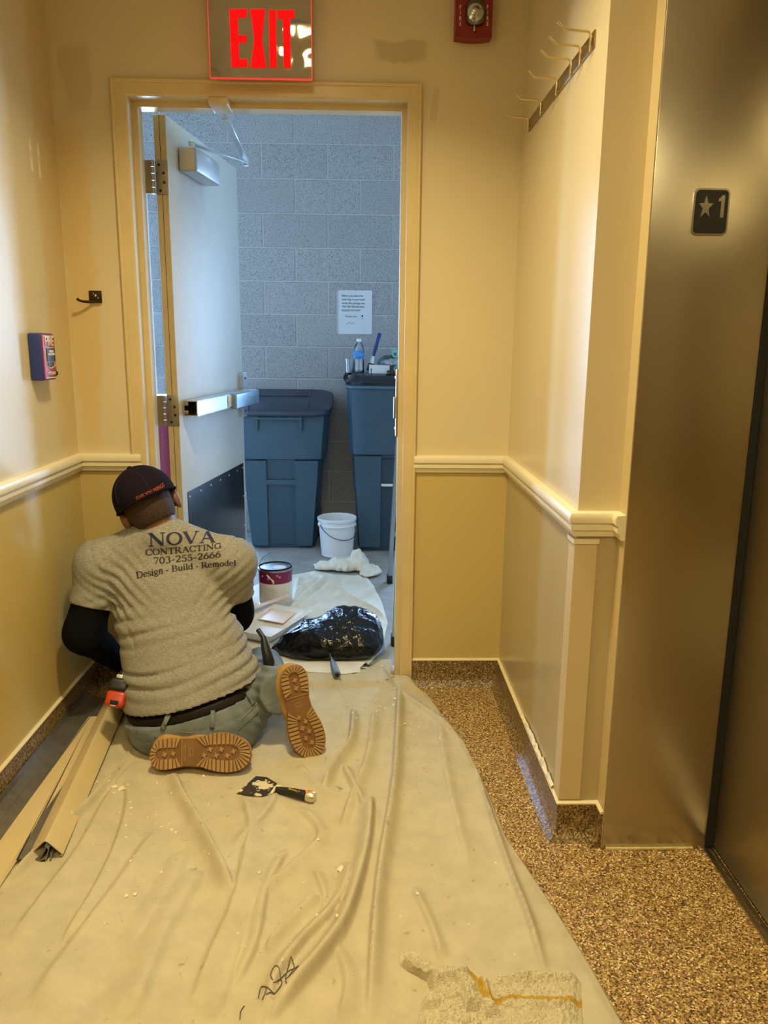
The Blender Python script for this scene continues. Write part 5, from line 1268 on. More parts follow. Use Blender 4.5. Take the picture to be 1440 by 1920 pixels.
# head frame from the picture: ears, crown button
C0 = V3(WY(284, 957, 2.58)); vw = _n(C0 - np.array([0, 0, CAM_H])); rr_ = _n(np.cross(vw, [0, 0, 1])); uu_ = np.cross(rr_, vw)
HS = _n(.915*rr_ + .40*uu_); HU = _n(-.40*rr_ + .915*uu_ + .10*vw); HF = np.cross(HU, HS); HS = np.cross(HF, HU)
HR = [HS, HF, HU]
# joints
J = dict(neck=WY(303, 1000, 2.55), LS=WY(190, 1060, 2.535), RS=WY(432, 1055, 2.555), LE=WY(157, 1188, 2.47), LW=WY(228, 1243, 2.66),
         RE=WY(440, 1150, 2.62), RW=WY(392, 1205, 2.76), LH=Vector((-.65, 2.37, .13)), LK=Vector((-.80, 2.61, .085)), LA=Vector((-.615, 2.275, .065)),
         RH=Vector((-.42, 2.39, .14)), RK=Vector((-.385, 2.735, .085)), RA=Vector((-.300, 2.385, .175)))
J = {k: V3(v) for k, v in J.items()}
TOR = [(WY(312, 1045, 2.585), (.190, .115, .115)), (WY(318, 1105, 2.53), (.205, .130, .12)), (WY(338, 1180, 2.475), (.213, .138, .12)), (WY(358, 1245, 2.425), (.228, .145, .115)), (WY(374, 1298, 2.39), (.236, .150, .10))]
TOR = [(V3(a), b) for a, b in TOR]
HIP = (V3(WY(366, 1335, 2.375)), (.228, .158, .115))
tilt = np.array([[.985, 0, -.17], [0, 1, 0], [.17, 0, .985]])
def torso(f, d, k=.06):
    for c_, r_ in TOR: f.ell(c_, np.array(r_) + d, k, tilt)
def arms_up(f, d, frac=1.0, k=.05):
    for s_, e_ in (('LS', 'LE'), ('RS', 'RE')):
        a, b = J[s_], J[e_]; f.ell(a, np.array((.078, .085, .080)) + d, k); f.cone(a, a + (b-a)*frac, .071 + d, .071 - .010*frac + d, .03)
# ---- body (one continuous skin surface)
f = Field((-1.05, 2.10, -.01), (-.20, 2.92, 1.0), .0062)
torso(f, -.034); f.ell(HIP[0], np.array(HIP[1]) - .02, .05)
f.cone(J['neck'], C0 - .035*HU - .02*HF, .060, .054, .03)
f.ell(C0 + .032*HU, (.077, .097, .104), .02, HR); f.ell(C0 - .045*HU + .035*HF, (.060, .070, .070), .03, HR)
f.ell(C0 - .012*HU + .108*HF, (.013, .016, .022), .012, HR); f.ell(C0 - .028*HU + .115*HF, (.018, .012, .011), .010, HR)   # nose
f.ell(C0 - .068*HU + .090*HF, (.024, .016, .011), .010, HR); f.ell(C0 - .095*HU + .080*HF, (.024, .022, .016), .015, HR)   # mouth, chin
f.ell(C0 + .022*HU + .088*HF, (.055, .014, .012), .012, HR)  # brow
for s_ in (-1, 1):
    f.ell(C0 + .034*s_*HS + .004*HU + .105*HF, (.014, .012, .010), .006, HR, sub=True)
    ec = C0 + s_*.088*HS + .002*HU + .004*HF; f.ell(ec, (.012, .020, .034), .006, HR); f.ell(ec + s_*.010*HS + .004*HU, (.006, .014, .026), .004, HR)
    f.ell(ec + s_*.004*HS - .026*HU + .004*HF, (.007, .010, .012), .005, HR)
for s_, e_, w_, sg in (('LS', 'LE', 'LW', 1), ('RS', 'RE', 'RW', -1)):
    f.cone(J[s_], J[e_], .056, .046, .03); f.cone(J[e_], J[w_], .046, .029, .02)
    fd = _n(J[w_] - J[e_]); fd = _n(fd + np.array([0, .25, -.25])); sd = _n(np.cross(fd, [0, 0, 1])); pn = np.cross(sd, fd)
    pc_ = J[w_] + fd*.048; f.ell(pc_, (.040, .052, .017), .012, [sd, fd, pn])
    for q, (o_, L1, L2) in enumerate(((-.030, .034, .030), (-.010, .040, .034), (.011, .037, .032), (.031, .028, .024))):
        a = pc_ + fd*.040 + sd*o_; b = a + fd*L1 - pn*.010 + sd*o_*.18; c_ = b + _n(fd - pn*.9)*L2
        f.cone(a, b, .0098, .0088, .004); f.cone(b, c_, .0088, .0076, .002)
    a = pc_ - fd*.018 + sd*.034*sg; b = a + _n(fd*.6 + sd*.9*sg - pn*.3)*.040; f.cone(a, b, .013, .010, .008); f.cone(b, b + _n(fd - pn*.4)*.030, .010, .0085, .003)
for h_, k_, a_ in (('LH', 'LK', 'LA'), ('RH', 'RK', 'RA')):
    f.cone(J[h_], J[k_], .080, .052, .03); f.cone(J[k_], J[a_], .052, .036, .02)
f.cut((0, 0, .004), (0, 0, -1))
person, _, _ = skin('person', f, M['skin'], None, 2)
tag(person, 'man in a grey printed T-shirt and dark cap kneeling on the drop cloth', 'person')
for s_ in (-1, 1):   # eyes
    m = MB(); c_ = C0 + .032*s_*HS + .004*HU + .090*HF; m.lathe([(.001, -.010), (.007, -.007), (.010, 0), (.007, .007), (.001, .010)], 12, Matrix.Translation(c_)); m.build('eye', P('eye_white', (.6, .58, .55), .3), person, 60)
# ---- hair below the cap
f = Field(C0 - .2, C0 + .2, .005)
f.ell(C0 + .032*HU, (.0815, .1015, .108), 0, HR); f.ell(C0 - .02*HU - .030*HF, (.064, .062, .055), .03, HR)
f.cut(C0 - .048*HU - .02*HF, -HU); f.cut(C0 + .075*HU, HU); f.cut(C0 + .012*HF, HF)
skin('hair', f, P('short_hair', (.040, .020, .010), .8, var=.5, vscale=160, bump=.4, bscale=300), person, 1)
# ---- cap
f = Field(C0 - .26, C0 + .26, .005)
cc = C0 + .046*HU - .004*HF
f.ell(cc, (.104, .124, .113), 0, HR); X, Y, Z = f.grid()
q_ = [(X-cc[0])*a[0] + (Y-cc[1])*a[1] + (Z-cc[2])*a[2] for a in HR]
ang = np.arctan2(q_[0], q_[1]); 
f.d += .0012*np.exp(-((np.mod(ang + PI/6, PI/3) - PI/6)/.05)**2)      # panel seams
f.cut(cc - .012*HU, -HU)
capo, capV, capF = skin('cap', f, M['capcloth'], person, 2)
m = MB(); rim = [Vector(cc - .011*HU + HS*.1045*math.cos(a) + HF*.1245*math.sin(a)) for a in np.linspace(0, 2*PI, 48, endpoint=False)]; m.tube(rim, .0035, 8, closed=True); m.build('rim', M['capcloth'], capo, 60)
m = MB(); m.lathe([(.009, 0), (.008, .004), (.004, .007), (.001, .0075)], 14, frame4(cc + HU*.1125, HS, HF)); m.build('crown_button', M['capcloth'], capo, 60)
vs, fs = [], []
for i in range(13):
    a = math.radians(35 + 110*i/12)
    for j in range(6):
        t = j/5; p = cc - .008*HU + HS*.099*math.cos(a)*(1 + .05*t) + HF*(.1195*math.sin(a) + .068*t*math.sin(a)**.5) - HU*(.016*t + .05*t*math.cos(a)**2); vs.append(p)
for i in range(12):
    for j in range(5): k = i*6+j; fs.append((k, k+1, k+7, k+6))
o = pydata('visor', vs, fs, M['capcloth'], capo, 60); o.modifiers.new('t', 'SOLIDIFY').thickness = .003
# stitched dashes along the two rear seams
M['stitch'] = P('stitch', (.012, .010, .014), .9)
# ---- T-shirt
f = Field((-1.05, 2.14, .05), (-.28, 2.82, .84), .0052)
torso(f, .0); f.ell(HIP[0], np.array(HIP[1]) + .004, .05, tilt)
arms_up(f, .006, .66); f.cone(J['neck'] + np.array([-.02, 0, -.012]), J['LS'], .056, .070, .04); f.cone(J['neck'] + np.array([.02, 0, -.002]), J['RS'], .058, .070, .04)
f.ell(J['neck'] + np.array([.018, -.012, -.012]), (.076, .066, .042), .03)
# neck opening
nd_ = _n(C0 - .035*HU - J['neck']); f.cone(J['neck'] + nd_*.030, J['neck'] + nd_*.12, .062, .072, .006, sub=True)
X, Y, Z = f.grid()
# pulled creases: slanted rolls over the lower back, short radiating ones at the armpit
tz = Z - .25*(X + .60)
wv = vnoise(X*5, Z*9, 51)*.030
low = np.clip((.50 - Z)/.16, 0, 1)*np.clip((Z-.16)/.06, 0, 1); side = np.clip(np.abs(X + .60 + (Z-.4)*.2)/.20, 0, 1)
ph = (tz + wv)/.040
roll = (np.abs(np.sin(PI*ph))**.8 - .6)*np.clip(.55 + 1.6*vnoise(X*6, tz*22, 52), 0, 1)
f.d += -.017*roll*low*(.55 + .45*side)
arm = np.exp(-(((X + .80)/.09)**2 + ((Z-.50)/.10)**2)) + np.exp(-(((X + .44)/.06)**2 + ((Z-.48)/.12)**2))
f.d += -.005*np.sin((Z*1.1 - np.abs(X + .62)*.9)*150 + vnoise(X*9, Z*9, 53)*5)*arm*.8
f.d += .004*vnoise(X*9 + Y*5, Z*9, 54)
# armhole seams
for s_, e_ in (('LS', 'LE'), ('RS', 'RE')):
    sg = 1 if s_ == 'LS' else -1; ax_ = _n(np.array([-sg*.86, 0, -.5])); c_ = J[s_] + np.array([sg*.035, 0, -.01]); dd_ = (X-c_[0])*ax_[0] + (Z-c_[2])*ax_[2]
    f.d += .0035*np.exp(-(dd_/.007)**2)*(np.abs(X - c_[0]) < .12)
# hem plane and sleeve hems
h0, h1, h2 = V3(WY(246, 1312, 2.42)), V3(WY(345, 1334, 2.225)), V3(WY(500, 1262, 2.40))
hn = np.cross(h1-h0, h2-h0); hn = hn if hn[2] < 0 else -hn; hn = _n(hn)
f.cut(h0, hn)
for s_, e_ in (('LS', 'LE'), ('RS', 'RE')):
    a, b = J[s_], J[e_]; n_ = _n(b - a); p = a + (b-a)*.60; sl, (X_, Y_, Z_) = f.win(p - .10, p + .13)
    near = (np.sqrt((X_-p[0])**2 + (Y_-p[1])**2 + (Z_-p[2])**2) < .125) & (np.abs(X_ - p[0]) < .5)
    side_ = (X_ < a[0] + .055) if s_ == 'LS' else (X_ > a[0] - .02)
    pl_ = (X_-p[0])*n_[0] + (Y_-p[1])*n_[1] + (Z_-p[2])*n_[2]; f.d[sl] = np.where(near & side_, np.maximum(f.d[sl], pl_), f.d[sl])
shirt, shV, shF = skin('t_shirt', f, M['jersey'], person, 2)
SB = BVHTree.FromPolygons([Vector(p) for p in shV], shF)
CAMV = Vector((0, 0, CAM_H))
def on_surf(bvh, x, y, off=.0014):
    d = Vector(ray(x, y)).normalized(); h = bvh.ray_cast(CAMV, d)
    if h[0] is None: return None
    n_ = h[1]; n_ = n_ if n_.dot(d) < 0 else -n_; return h[0] + n_*off
# ---- black sleeves
f = Field((-1.05, 2.36, .08), (-.28, 2.84, .62), .0055)
for s_, e_, w_ in (('LS', 'LE', 'LW'), ('RS', 'RE', 'RW')):
    a, b, c_ = J[s_], J[e_], J[w_]; f.cone(a + (b-a)*.42, b, .066, .062, .02); f.cone(b, c_, .062, .037, .03); f.cone(b - (c_-b)*.05, b, .050, .058, .02)
X, Y, Z = f.grid(); f.d += .004*vnoise(X*24 + Z*14, Y*24 - Z*20, 61)
for w_, e_ in (('LW', 'LE'), ('RW', 'RE')):
    n_ = _n(J[w_]-J[e_]); p = J[w_] + n_*.004; sl, (X_, Y_, Z_) = f.win(p - .09, p + .09)
    f.d[sl] = np.where((X_-p[0])**2 + (Y_-p[1])**2 + (Z_-p[2])**2 < .08**2, np.maximum(f.d[sl], (X_-p[0])*n_[0] + (Y_-p[1])*n_[1] + (Z_-p[2])*n_[2]), f.d[sl])
V, Fq_ = f.mesh(); V = relax(V, Fq_, 2); Fq_ = np.array(Fq_); cx_ = V[Fq_[:, 0], 0] < -.62
for msk in (cx_, ~cx_):
    ff = Fq_[msk]; u_, inv_ = np.unique(ff, return_inverse=True); pydata('sleeve', V[u_], inv_.reshape(ff.shape).tolist(), M['blackcloth'], person, 80)
# ---- jeans
f = Field((-1.02, 2.13, -.004), (-.18, 2.86, .36), .0055)
f.ell(HIP[0], np.array(HIP[1]) - .003, .04, tilt); f.ell(TOR[-1][0], np.array(TOR[-1][1]) - .008, .04, tilt)
f.ell(HIP[0] + np.array([-.085, -.02, -.03]), (.13, .13, .10), .05); f.ell(HIP[0] + np.array([.085, -.02, -.03]), (.13, .13, .10), .05)
wn = hn; wp = h1 + hn*.034        # waistband plane lies below the shirt hem
f.cut(wp, -wn)
f.cone(J['LH'] + np.array([-.02, .06, -.02]), J['LK'], .092, .076, .05); f.cone(J['LK'], J['LA'] + np.array([-.02, .03, 0]), .074, .060, .03); f.ell(J['LK'], (.076, .08, .075), .03)
RC = J['RA'] + np.array([.032, -.056, .012])
f.cone(J['RH'] + np.array([.015, .03, -.02]), J['RK'], .094, .076, .05); f.cone(J['RK'], J['RA'], .076, .070, .03); f.cone(J['RA'], RC, .070, .070, .01); f.ell(J['RK'], (.076, .08, .075), .03)
f.cut(RC, RC - J['RK']) if False else None
X, Y, Z = f.grid(); f.d += .006*vnoise(X*13 + Z*9, Y*13 - Z*10, 71) + .004*np.abs(vnoise(X*30 - Z*12, Y*28 + Z*20, 72))
f.d += -.005*np.sin((Z + .6*Y + .4*X)*150 + 4*vnoise(X*8, Y*8, 73))*np.exp(-(((X+.32)/.09)**2 + ((Y-2.44)/.13)**2))
sl, (X_, Y_, Z_) = f.win(RC - .12, RC + .12); n_ = _n(np.array([.34, -.86, .20]))
f.d[sl] = np.where((X_-RC[0])**2 + (Y_-RC[1])**2 + (Z_-RC[2])**2 < .11**2, np.maximum(f.d[sl], (X_-RC[0]-n_[0]*.012)*n_[0] + (Y_-RC[1]-n_[1]*.012)*n_[1] + (Z_-RC[2]-n_[2]*.012)*n_[2]), f.d[sl])
f.cut((0, 0, .005), (0, 0, -1))
# seams: yoke line
yk = (X-wp[0])*wn[0] + (Y-wp[1])*wn[1] + (Z-wp[2])*wn[2]
f.d += .0022*np.exp(-((yk-.040)/.0035)**2) + .0016*np.exp(-((yk-.060 - .10*np.abs(X+.52))/.0035)**2)*(Y < 2.40)
jn, jV, jF = skin('jeans', f, M['denim'], person, 2)
JB = BVHTree.FromPolygons([Vector(p) for p in jV], jF)
# ---- belt and the dark undershirt strip above it
def band(name, grow, d0, d1, mat):
    f = Field((-.86, 2.14, .02), (-.24, 2.64, .42), .0055)
    f.ell(HIP[0], np.array(HIP[1]) + grow, .04, tilt); f.ell(TOR[-1][0], np.array(TOR[-1][1]) - .008 + grow, .04, tilt); f.ell(TOR[-2][0], np.array(TOR[-2][1]) - .012 + grow, .04, tilt)
    f.cut(h1 + hn*d1, hn); f.cut(h1 + hn*d0, -hn)
    return skin(name, f, mat, person, 1)
b_, bV, bF = band('belt', -.001, .010, .038, P('belt_leather', (.009, .006, .005), .55, spec=.2))
band('undershirt', -.005, -.03, .018, M['blackcloth'])
# belt loops, placed on the jeans where they show
LB = BVHTree.FromPolygons([Vector(p) for p in np.concatenate([jV, bV])], jF + [[i + len(jV) for i in q] for q in bF])
for (xa, ya, xb, yb) in ((318, 1340, 305, 1368), (399, 1332, 398, 1366), (464, 1298, 474, 1322)):
    vs, fs = [], []
    for i in range(9):
        t = i/8; x, y = xa + (xb-xa)*t, ya + (yb-ya)*t; off = .0035 + .004*math.sin(PI*t)
        dxn, dyn = (yb-ya), -(xb-xa); l_ = math.hypot(dxn, dyn); dxn, dyn = dxn/l_*4, dyn/l_*4
        a = on_surf(LB, x-dxn, y-dyn, off); b = on_surf(LB, x+dxn, y+dyn, off)
        if a is None or b is None: continue
        vs += [a, b]; k = len(vs)
        if k >= 4: fs.append((k-4, k-3, k-1, k-2))
    if fs:
        o = pydata('belt_loop', vs, fs, M['denim'], person, 60); o.modifiers.new('t', 'SOLIDIFY').thickness = .0025
# yoke and waistband stitching
def stitch(pts, bvh, name, mat, r=.0009, parent=None, off=.001):
    out = [on_surf(bvh, x, y, off) for x, y in pts]; out = [p for p in out if p is not None]
    if len(out) > 2: m = MB(); m.tube(out, r, 5); m.build(name, mat, parent, 60)
stitch([(222, 1342), (250, 1362), (290, 1382), (345, 1394), (400, 1388), (450, 1368), (484, 1336)], JB, 'seam', P('seam_thread', (.05, .055, .045), .9), .0013, person)
stitch([(245, 1345), (300, 1366), (355, 1374), (410, 1368), (455, 1346), (482, 1318)], JB, 'seam', P('seam_thread2', (.30, .27, .18), .9), .0010, person)
# ---- boots
def boot(heel, toe, nrm, side_flip, ankle, knee):
    heel = V3(heel); toe = V3(toe); ex = _n(toe-heel); ez = np.array(nrm, float); ez = _n(ez - ex*(ez@ex)); ey = np.cross(ez, ex); L = np.linalg.norm(toe-heel)
    tab = [(0, 0), (.015, .36), (.04, .56), (.09, .74), (.16, .80), (.24, .77), (.31, .71), (.40, .66), (.48, .73), (.58, .90), (.68, 1.0), (.78, 1.0), (.87, .88), (.94, .66), (.98, .42), (1, 0)]
    HWd = .0565
    def hw(u_): return np.interp(u_, [a for a, b in tab], [b for a, b in tab])*HWd
    def cl(u_): return side_flip*(.007*math.sin(u_*PI*1.1) - .012*max(0, u_-.5))     # slight inward curve of the last
    us = [0, .005, .015, .04, .08, .13, .2, .28, .36, .44, .52, .6, .68, .76, .84, .9, .95, .98, .995, 1]
    outl = [(u_*L, cl(u_) + hw(u_)) for u_ in us] + [(u_*L, cl(u_) - hw(u_)) for u_ in reversed(us[1:-1])]
    Mt = Matrix(((ex[0], ey[0], ez[0], heel[0]), (ex[1], ey[1], ez[1], heel[1]), (ex[2], ey[2], ez[2], heel[2]), (0, 0, 0, 1)))
    # upper
    pts = [heel + ex*L*u_ + ey*cl(u_) for u_ in (.16, .45, .72)]
    allp = np.array([heel, toe, ankle, V3(ankle) + _n(V3(knee)-V3(ankle))*.10]); f = Field(allp.min(0) - .13, allp.max(0) + .13, .0062)
    f.cone(pts[0] - ez*.050, pts[1] - ez*.048, .041, .042, .03); f.cone(pts[1] - ez*.048, pts[2] - ez*.042, .042, .043, .03); f.ell(pts[2] + ex*.035 - ez*.040, (.048, .044, .036), .03, [ex, ey, ez])
    f.cone(pts[0] - ez*.055, V3(ankle), .044, .050, .04); f.cone(V3(ankle), V3(ankle) + _n(V3(knee)-V3(ankle))*.07, .052, .055, .03)
    f.cut(heel - ez*.014, ez); X, Y, Z = f.grid(); f.d += .003*vnoise(X*26 + Z*20, Y*26 - Z*9, 81); f.cut((0, 0, .004), (0, 0, -1))
    o, _, _ = skin('boot', f, M['leather'], person, 2)
    m = MB(); m.prism(outl, -.026, -.004, 'Z', Mt); q = m.build('outsole', M['gum_dark'], o, 40)
    m = MB(); m.prism([(x*1.0 + (.0025 if x > L*.5 else -.0025), y*1.03) for x, y in outl], -.019, -.012, 'Z', Mt); m.build('welt', M['gum'], o, 40)
    # lugs
    m = MB(); ol = np.array(outl); 
    def inset(zone, cen, n_, depth):
        u0, u1 = zone
        poly = [(u_*L, cl(u_) + hw(u_)) for u_ in np.linspace(u0, u1, 60)] + [(u_*L, cl(u_) - hw(u_)) for u_ in np.linspace(u1, u0, 60)]
        pp = np.array(poly); seg = np.linalg.norm(np.diff(np.vstack([pp, pp[:1]]), axis=0), axis=1); cum = np.concatenate([[0], np.cumsum(seg)]); tot = cum[-1]
        rp2 = np.vstack([pp, pp[:1]])
        def at(t): t = t % tot; return np.array([np.interp(t, cum, rp2[:, 0]), np.interp(t, cum, rp2[:, 1])])
        step = tot/n_
        for i in range(n_):
            mid = at((i+.5)*step)
            if u0 > .2 and mid[0] < (u0 + .012)*L: continue
            if u1 < .5 and mid[0] > (u1 - .012)*L: continue
            a, b = at(i*step + .0021), at((i+1)*step - .0021)
            ca = np.array([np.clip(a[0], cen[0]*L, cen[1]*L), cl(.5)]); cb = np.array([np.clip(b[0], cen[0]*L, cen[1]*L), cl(.5)])
            da, db = _n(ca-a), _n(cb-b); la, lb = min(depth, np.linalg.norm(ca-a)*.62), min(depth, np.linalg.norm(cb-b)*.62)
            a2, b2 = a + da*la, b + db*lb
            if np.linalg.norm(a2-b2) < .0015: b2 = b2 + _n(b-a)*.002
            m.prism([a, b, b2, a2], -.005, .0012, 'Z', Mt)
    inset((.0, .315), (.10, .24), 24, .030); inset((.455, 1.0), (.60, .82), 36, .034)
    m.prism([(.318*L, -hw(.318)*.99+cl(.3)), (.318*L, hw(.318)*.99+cl(.3)), (.325*L, hw(.325)*.99+cl(.3)), (.325*L, -hw(.325)*.99+cl(.3))], -.005, -.0005, 'Z', Mt)
    def cross(x, y, r):
        m.prism([(x + r*a, y + r*b) for a, b in ((1, .35), (.35, .35), (.35, 1), (-.35, 1), (-.35, .35), (-1, .35), (-1, -.35), (-.35, -.35), (-.35, -1), (.35, -1), (.35, -.35), (1, -.35))], -.005, .0006, 'Z', Mt @ Matrix.Translation((x, y, 0)) @ Matrix.Rotation(.3, 4, 'Z') @ Matrix.Translation((-x, -y, 0)))
    for u_, s_ in ((.15, 0), (.235, .0)): cross(u_*L, cl(u_) + s_, .0075)
    for u_, s_ in ((.54, -.010), (.60, .008), (.66, -.009), (.71, .009), (.77, -.008), (.83, .006)): cross(u_*L, cl(u_) + s_, .0075)
    for (xa, xb, ya, yb) in ((.335, .355, -.024, .024), (.39, .43, -.012, .012)):
        for bx_ in (((xa, ya), (xb, ya+.0015)), ((xa, yb-.0015), (xb, yb)), ((xa, ya), (xa+.005, yb)), ((xb-.005, ya), (xb, yb))): m.prism([(bx_[0][0]*L, bx_[0][1]+cl(.4)), (bx_[1][0]*L, bx_[0][1]+cl(.4)), (bx_[1][0]*L, bx_[1][1]+cl(.4)), (bx_[0][0]*L, bx_[1][1]+cl(.4))], -.005, -.003, 'Z', Mt)
    t_ = m.build('tread_lugs', M['gum'], o); t_['kind'] = 'stuff'
    return o
nL = (0.02, -.905, .42)
boot(WY(280, 1418, 2.158), WY(470, 1410, 2.158), nL, 1, J['LA'], J['LK'])
boot(WY(549, 1249, 2.315), WY(587, 1423, 2.250), (.34, -.86, .32), -1, J['RA'], J['RK'])

# ---- shirt lettering: strokes of a serif alphabet laid on the cloth
TH, TN = .185, .075
def arc(cx, cy, rx, ry, a0, a1, n=14): return [(cx + rx*math.cos(math.radians(a0 + (a1-a0)*i/n)), cy + ry*math.sin(math.radians(a0 + (a1-a0)*i/n))) for i in range(n+1)]
def sf(x, y, w_=.15): return ([(x-w_, y), (x+w_, y)], TN)
XH = .68
def bowl(x0, x1, y0, y1): return [(x0, y1)] + arc(x1 - (y1-y0)/2*.9, (y0+y1)/2, (y1-y0)/2*.9, (y1-y0)/2, 90, -90) + [(x0, y0)]
G = {
 'N': (1.05, [([(.16, 0), (.16, 1)], TN), ([(.14, .98), (.84, .02)], TH*1.15), ([(.86, 0), (.86, 1)], TN), sf(.14, 0, .14), sf(.10, 1, .10), sf(.86, 1, .14)]),
 'O': (1.02, [(arc(.50, .5, .40, .49, 0, 360, 28), 'P')]),
 'V': (.98, [([(.14, 1), (.50, 0)], TH*1.1), ([(.84, 1), (.50, 0)], TN), sf(.14, 1, .15), sf(.84, 1, .13)]),
 'A': (.98, [([(.14, 0), (.48, 1)], TN), ([(.48, 1), (.84, 0)], TH*1.1), ([(.27, .36), (.68, .36)], TN), sf(.14, 0, .13), sf(.84, 0, .15)]),
 'C': (.92, [(arc(.50, .5, .40, .49, 38, 322, 24), 'P'), ([(.82, .62), (.82, .98)], TN), ([(.82, .02), (.82, .25)], TN*.7)]),
 'T': (.86, [([(.43, 0), (.43, 1)], TH), ([(.06, .97), (.80, .97)], TN*1.2), ([(.07, .97), (.05, .74)], TN), ([(.79, .97), (.81, .74)], TN), sf(.43, 0, .18)]),
 'R': (.95, [([(.20, 0), (.20, 1)], TH), (bowl(.2, .70, .48, .97), 'P'), ([(.42, .50), (.84, .02)], TH), sf(.20, 0, .16), sf(.15, 1, .12), sf(.88, 0, .08)]),
 'I': (.48, [([(.24, 0), (.24, 1)], TH), sf(.24, 0, .18), sf(.24, 1, .18)]),
 'G': (1.0, [(arc(.50, .5, .40, .49, 42, 330, 24), 'P'), ([(.82, .05), (.82, .44)], TH), sf(.80, .45, .16), ([(.82, .66), (.82, .98)], TN)]),
 'D': (.98, [([(.20, 0), (.20, 1)], TH), (bowl(.2, .88, .03, .97), 'P'), sf(.14, 0, .12), sf(.14, 1, .12)]),
 'B': (.88, [([(.20, 0), (.20, 1)], TH), (bowl(.2, .68, .52, .97), 'P'), (bowl(.2, .76, .03, .52), 'P'), sf(.14, 0, .12), sf(.14, 1, .12)]),
 '7': (.66, [([(.08, .95), (.58, .95)], TH*.7), ([(.58, .95), (.24, 0)], TN*1.4), ([(.09, .95), (.06, .76)], TN)]),
 '0': (.68, [(arc(.34, .49, .25, .48, 0, 360, 24), 'P')]),
 '3': (.66, [(arc(.30, .74, .22, .24, 150, -80, 14), 'P'), (arc(.30, .26, .26, .26, 80, -150, 14), 'P')]),
 '2': (.68, [(arc(.32, .70, .23, .28, 160, -30, 14) + [(.10, .06)], 'P'), ([(.07, .05), (.58, .05)], TH*.65), ([(.58, .05), (.62, .20)], TN)]),
 '5': (.66, [([(.17, .94), (.56, .94)], TH*.6), ([(.17, .94), (.13, .55)], TN), (arc(.30, .30, .26, .29, 120, -150, 16), 'P')]),
 '6': (.68, [(arc(.34, .30, .25, .29, 0, 360, 22), 'P'), ([(.55, .97), (.30, .80), (.14, .52), (.10, .30)], TN*1.5)]),
 '-': (.50, [([(.08, .36), (.42, .36)], TN*1.5)]), ' ': (.30, []),
 'e': (.60, [([(.08, .38), (.50, .38)], TN), (arc(.30, .34, .23, .33, 8, 320, 20), 'P')]),
 's': (.52, [(arc(.25, .52, .17, .16, 40, 260, 12) + arc(.25, .17, .19, .17, 80, -140, 12), 'P'), ([(.42, .48), (.42, .66)], TN*.8), ([(.07, .02), (.07, .2)], TN*.8)]),
 'i': (.36, [([(.18, 0), (.18, .66)], TH), ([(.18, .86), (.18, .99)], TH), sf(.18, 0, .14), sf(.12, .66, .08)]),
 'g': (.60, [(arc(.28, .44, .19, .23, 0, 360, 18), 'P'), (arc(.28, -.12, .22, .16, 0, 360, 18), 'P'), ([(.16, .22), (.12, .06), (.34, .03)], TH*.6), ([(.44, .60), (.56, .62)], TN*1.4)]),
 'n': (.70, [([(.18, 0), (.18, .66)], TH), (arc(.36, .44, .17, .22, 160, 0, 10) + [(.53, 0)], TH*.95), sf(.18, 0, .12), sf(.53, 0, .12), sf(.12, .66, .08)]),
 'u': (.70, [([(.16, .66), (.16, .2)] + arc(.33, .22, .17, .20, 180, 320, 10), TH*.9), ([(.54, 0), (.54, .66)], TH), sf(.10, .66, .08), sf(.48, .66, .08), sf(.58, 0, .08)]),
 'l': (.36, [([(.18, 0), (.18, 1)], TH), sf(.18, 0, .14), sf(.12, 1, .08)]),
 'd': (.68, [(arc(.30, .33, .22, .33, 0, 360, 20), 'P'), ([(.52, 0), (.52, 1)], TH), sf(.46, 1, .08), sf(.57, 0, .07)]),
 'm': (1.04, [([(.18, 0), (.18, .66)], TH), (arc(.35, .45, .16, .21, 160, 0, 10) + [(.51, 0)], TH*.9), (arc(.68, .45, .16, .21, 160, 0, 10) + [(.84, 0)], TH*.9), sf(.18, 0, .12), sf(.51, 0, .10), sf(.84, 0, .12), sf(.12, .66, .08)]),
 'o': (.64, [(arc(.32, .33, .24, .33, 0, 360, 22), 'P')]),
}
def stroke_quads(pts, wd):
    P_ = [pts[0]]
    for a, b in zip(pts[:-1], pts[1:]):
        n_ = max(1, int(math.hypot(b[0]-a[0], b[1]-a[1])/.10))
        P_ += [(a[0] + (b[0]-a[0])*i/n_, a[1] + (b[1]-a[1])*i/n_) for i in range(1, n_+1)]
    out = []; closed = math.hypot(pts[0][0]-pts[-1][0], pts[0][1]-pts[-1][1]) < 1e-6
    for i, p in enumerate(P_):
        if closed: a, b = P_[i-1 if i else -2], P_[(i+1) if i < len(P_)-1 else 1]
        else: a, b = P_[max(i-1, 0)], P_[min(i+1, len(P_)-1)]
        tx, ty = b[0]-a[0], b[1]-a[1]; l_ = math.hypot(tx, ty) + 1e-9; tx /= l_; ty /= l_
        w_ = (TN + (TH - TN)*abs(ty)**1.6) if wd == 'P' else wd
        out.append(((p[0] - ty*w_/2, p[1] + tx*w_/2), (p[0] + ty*w_/2, p[1] - tx*w_/2)))
    return out
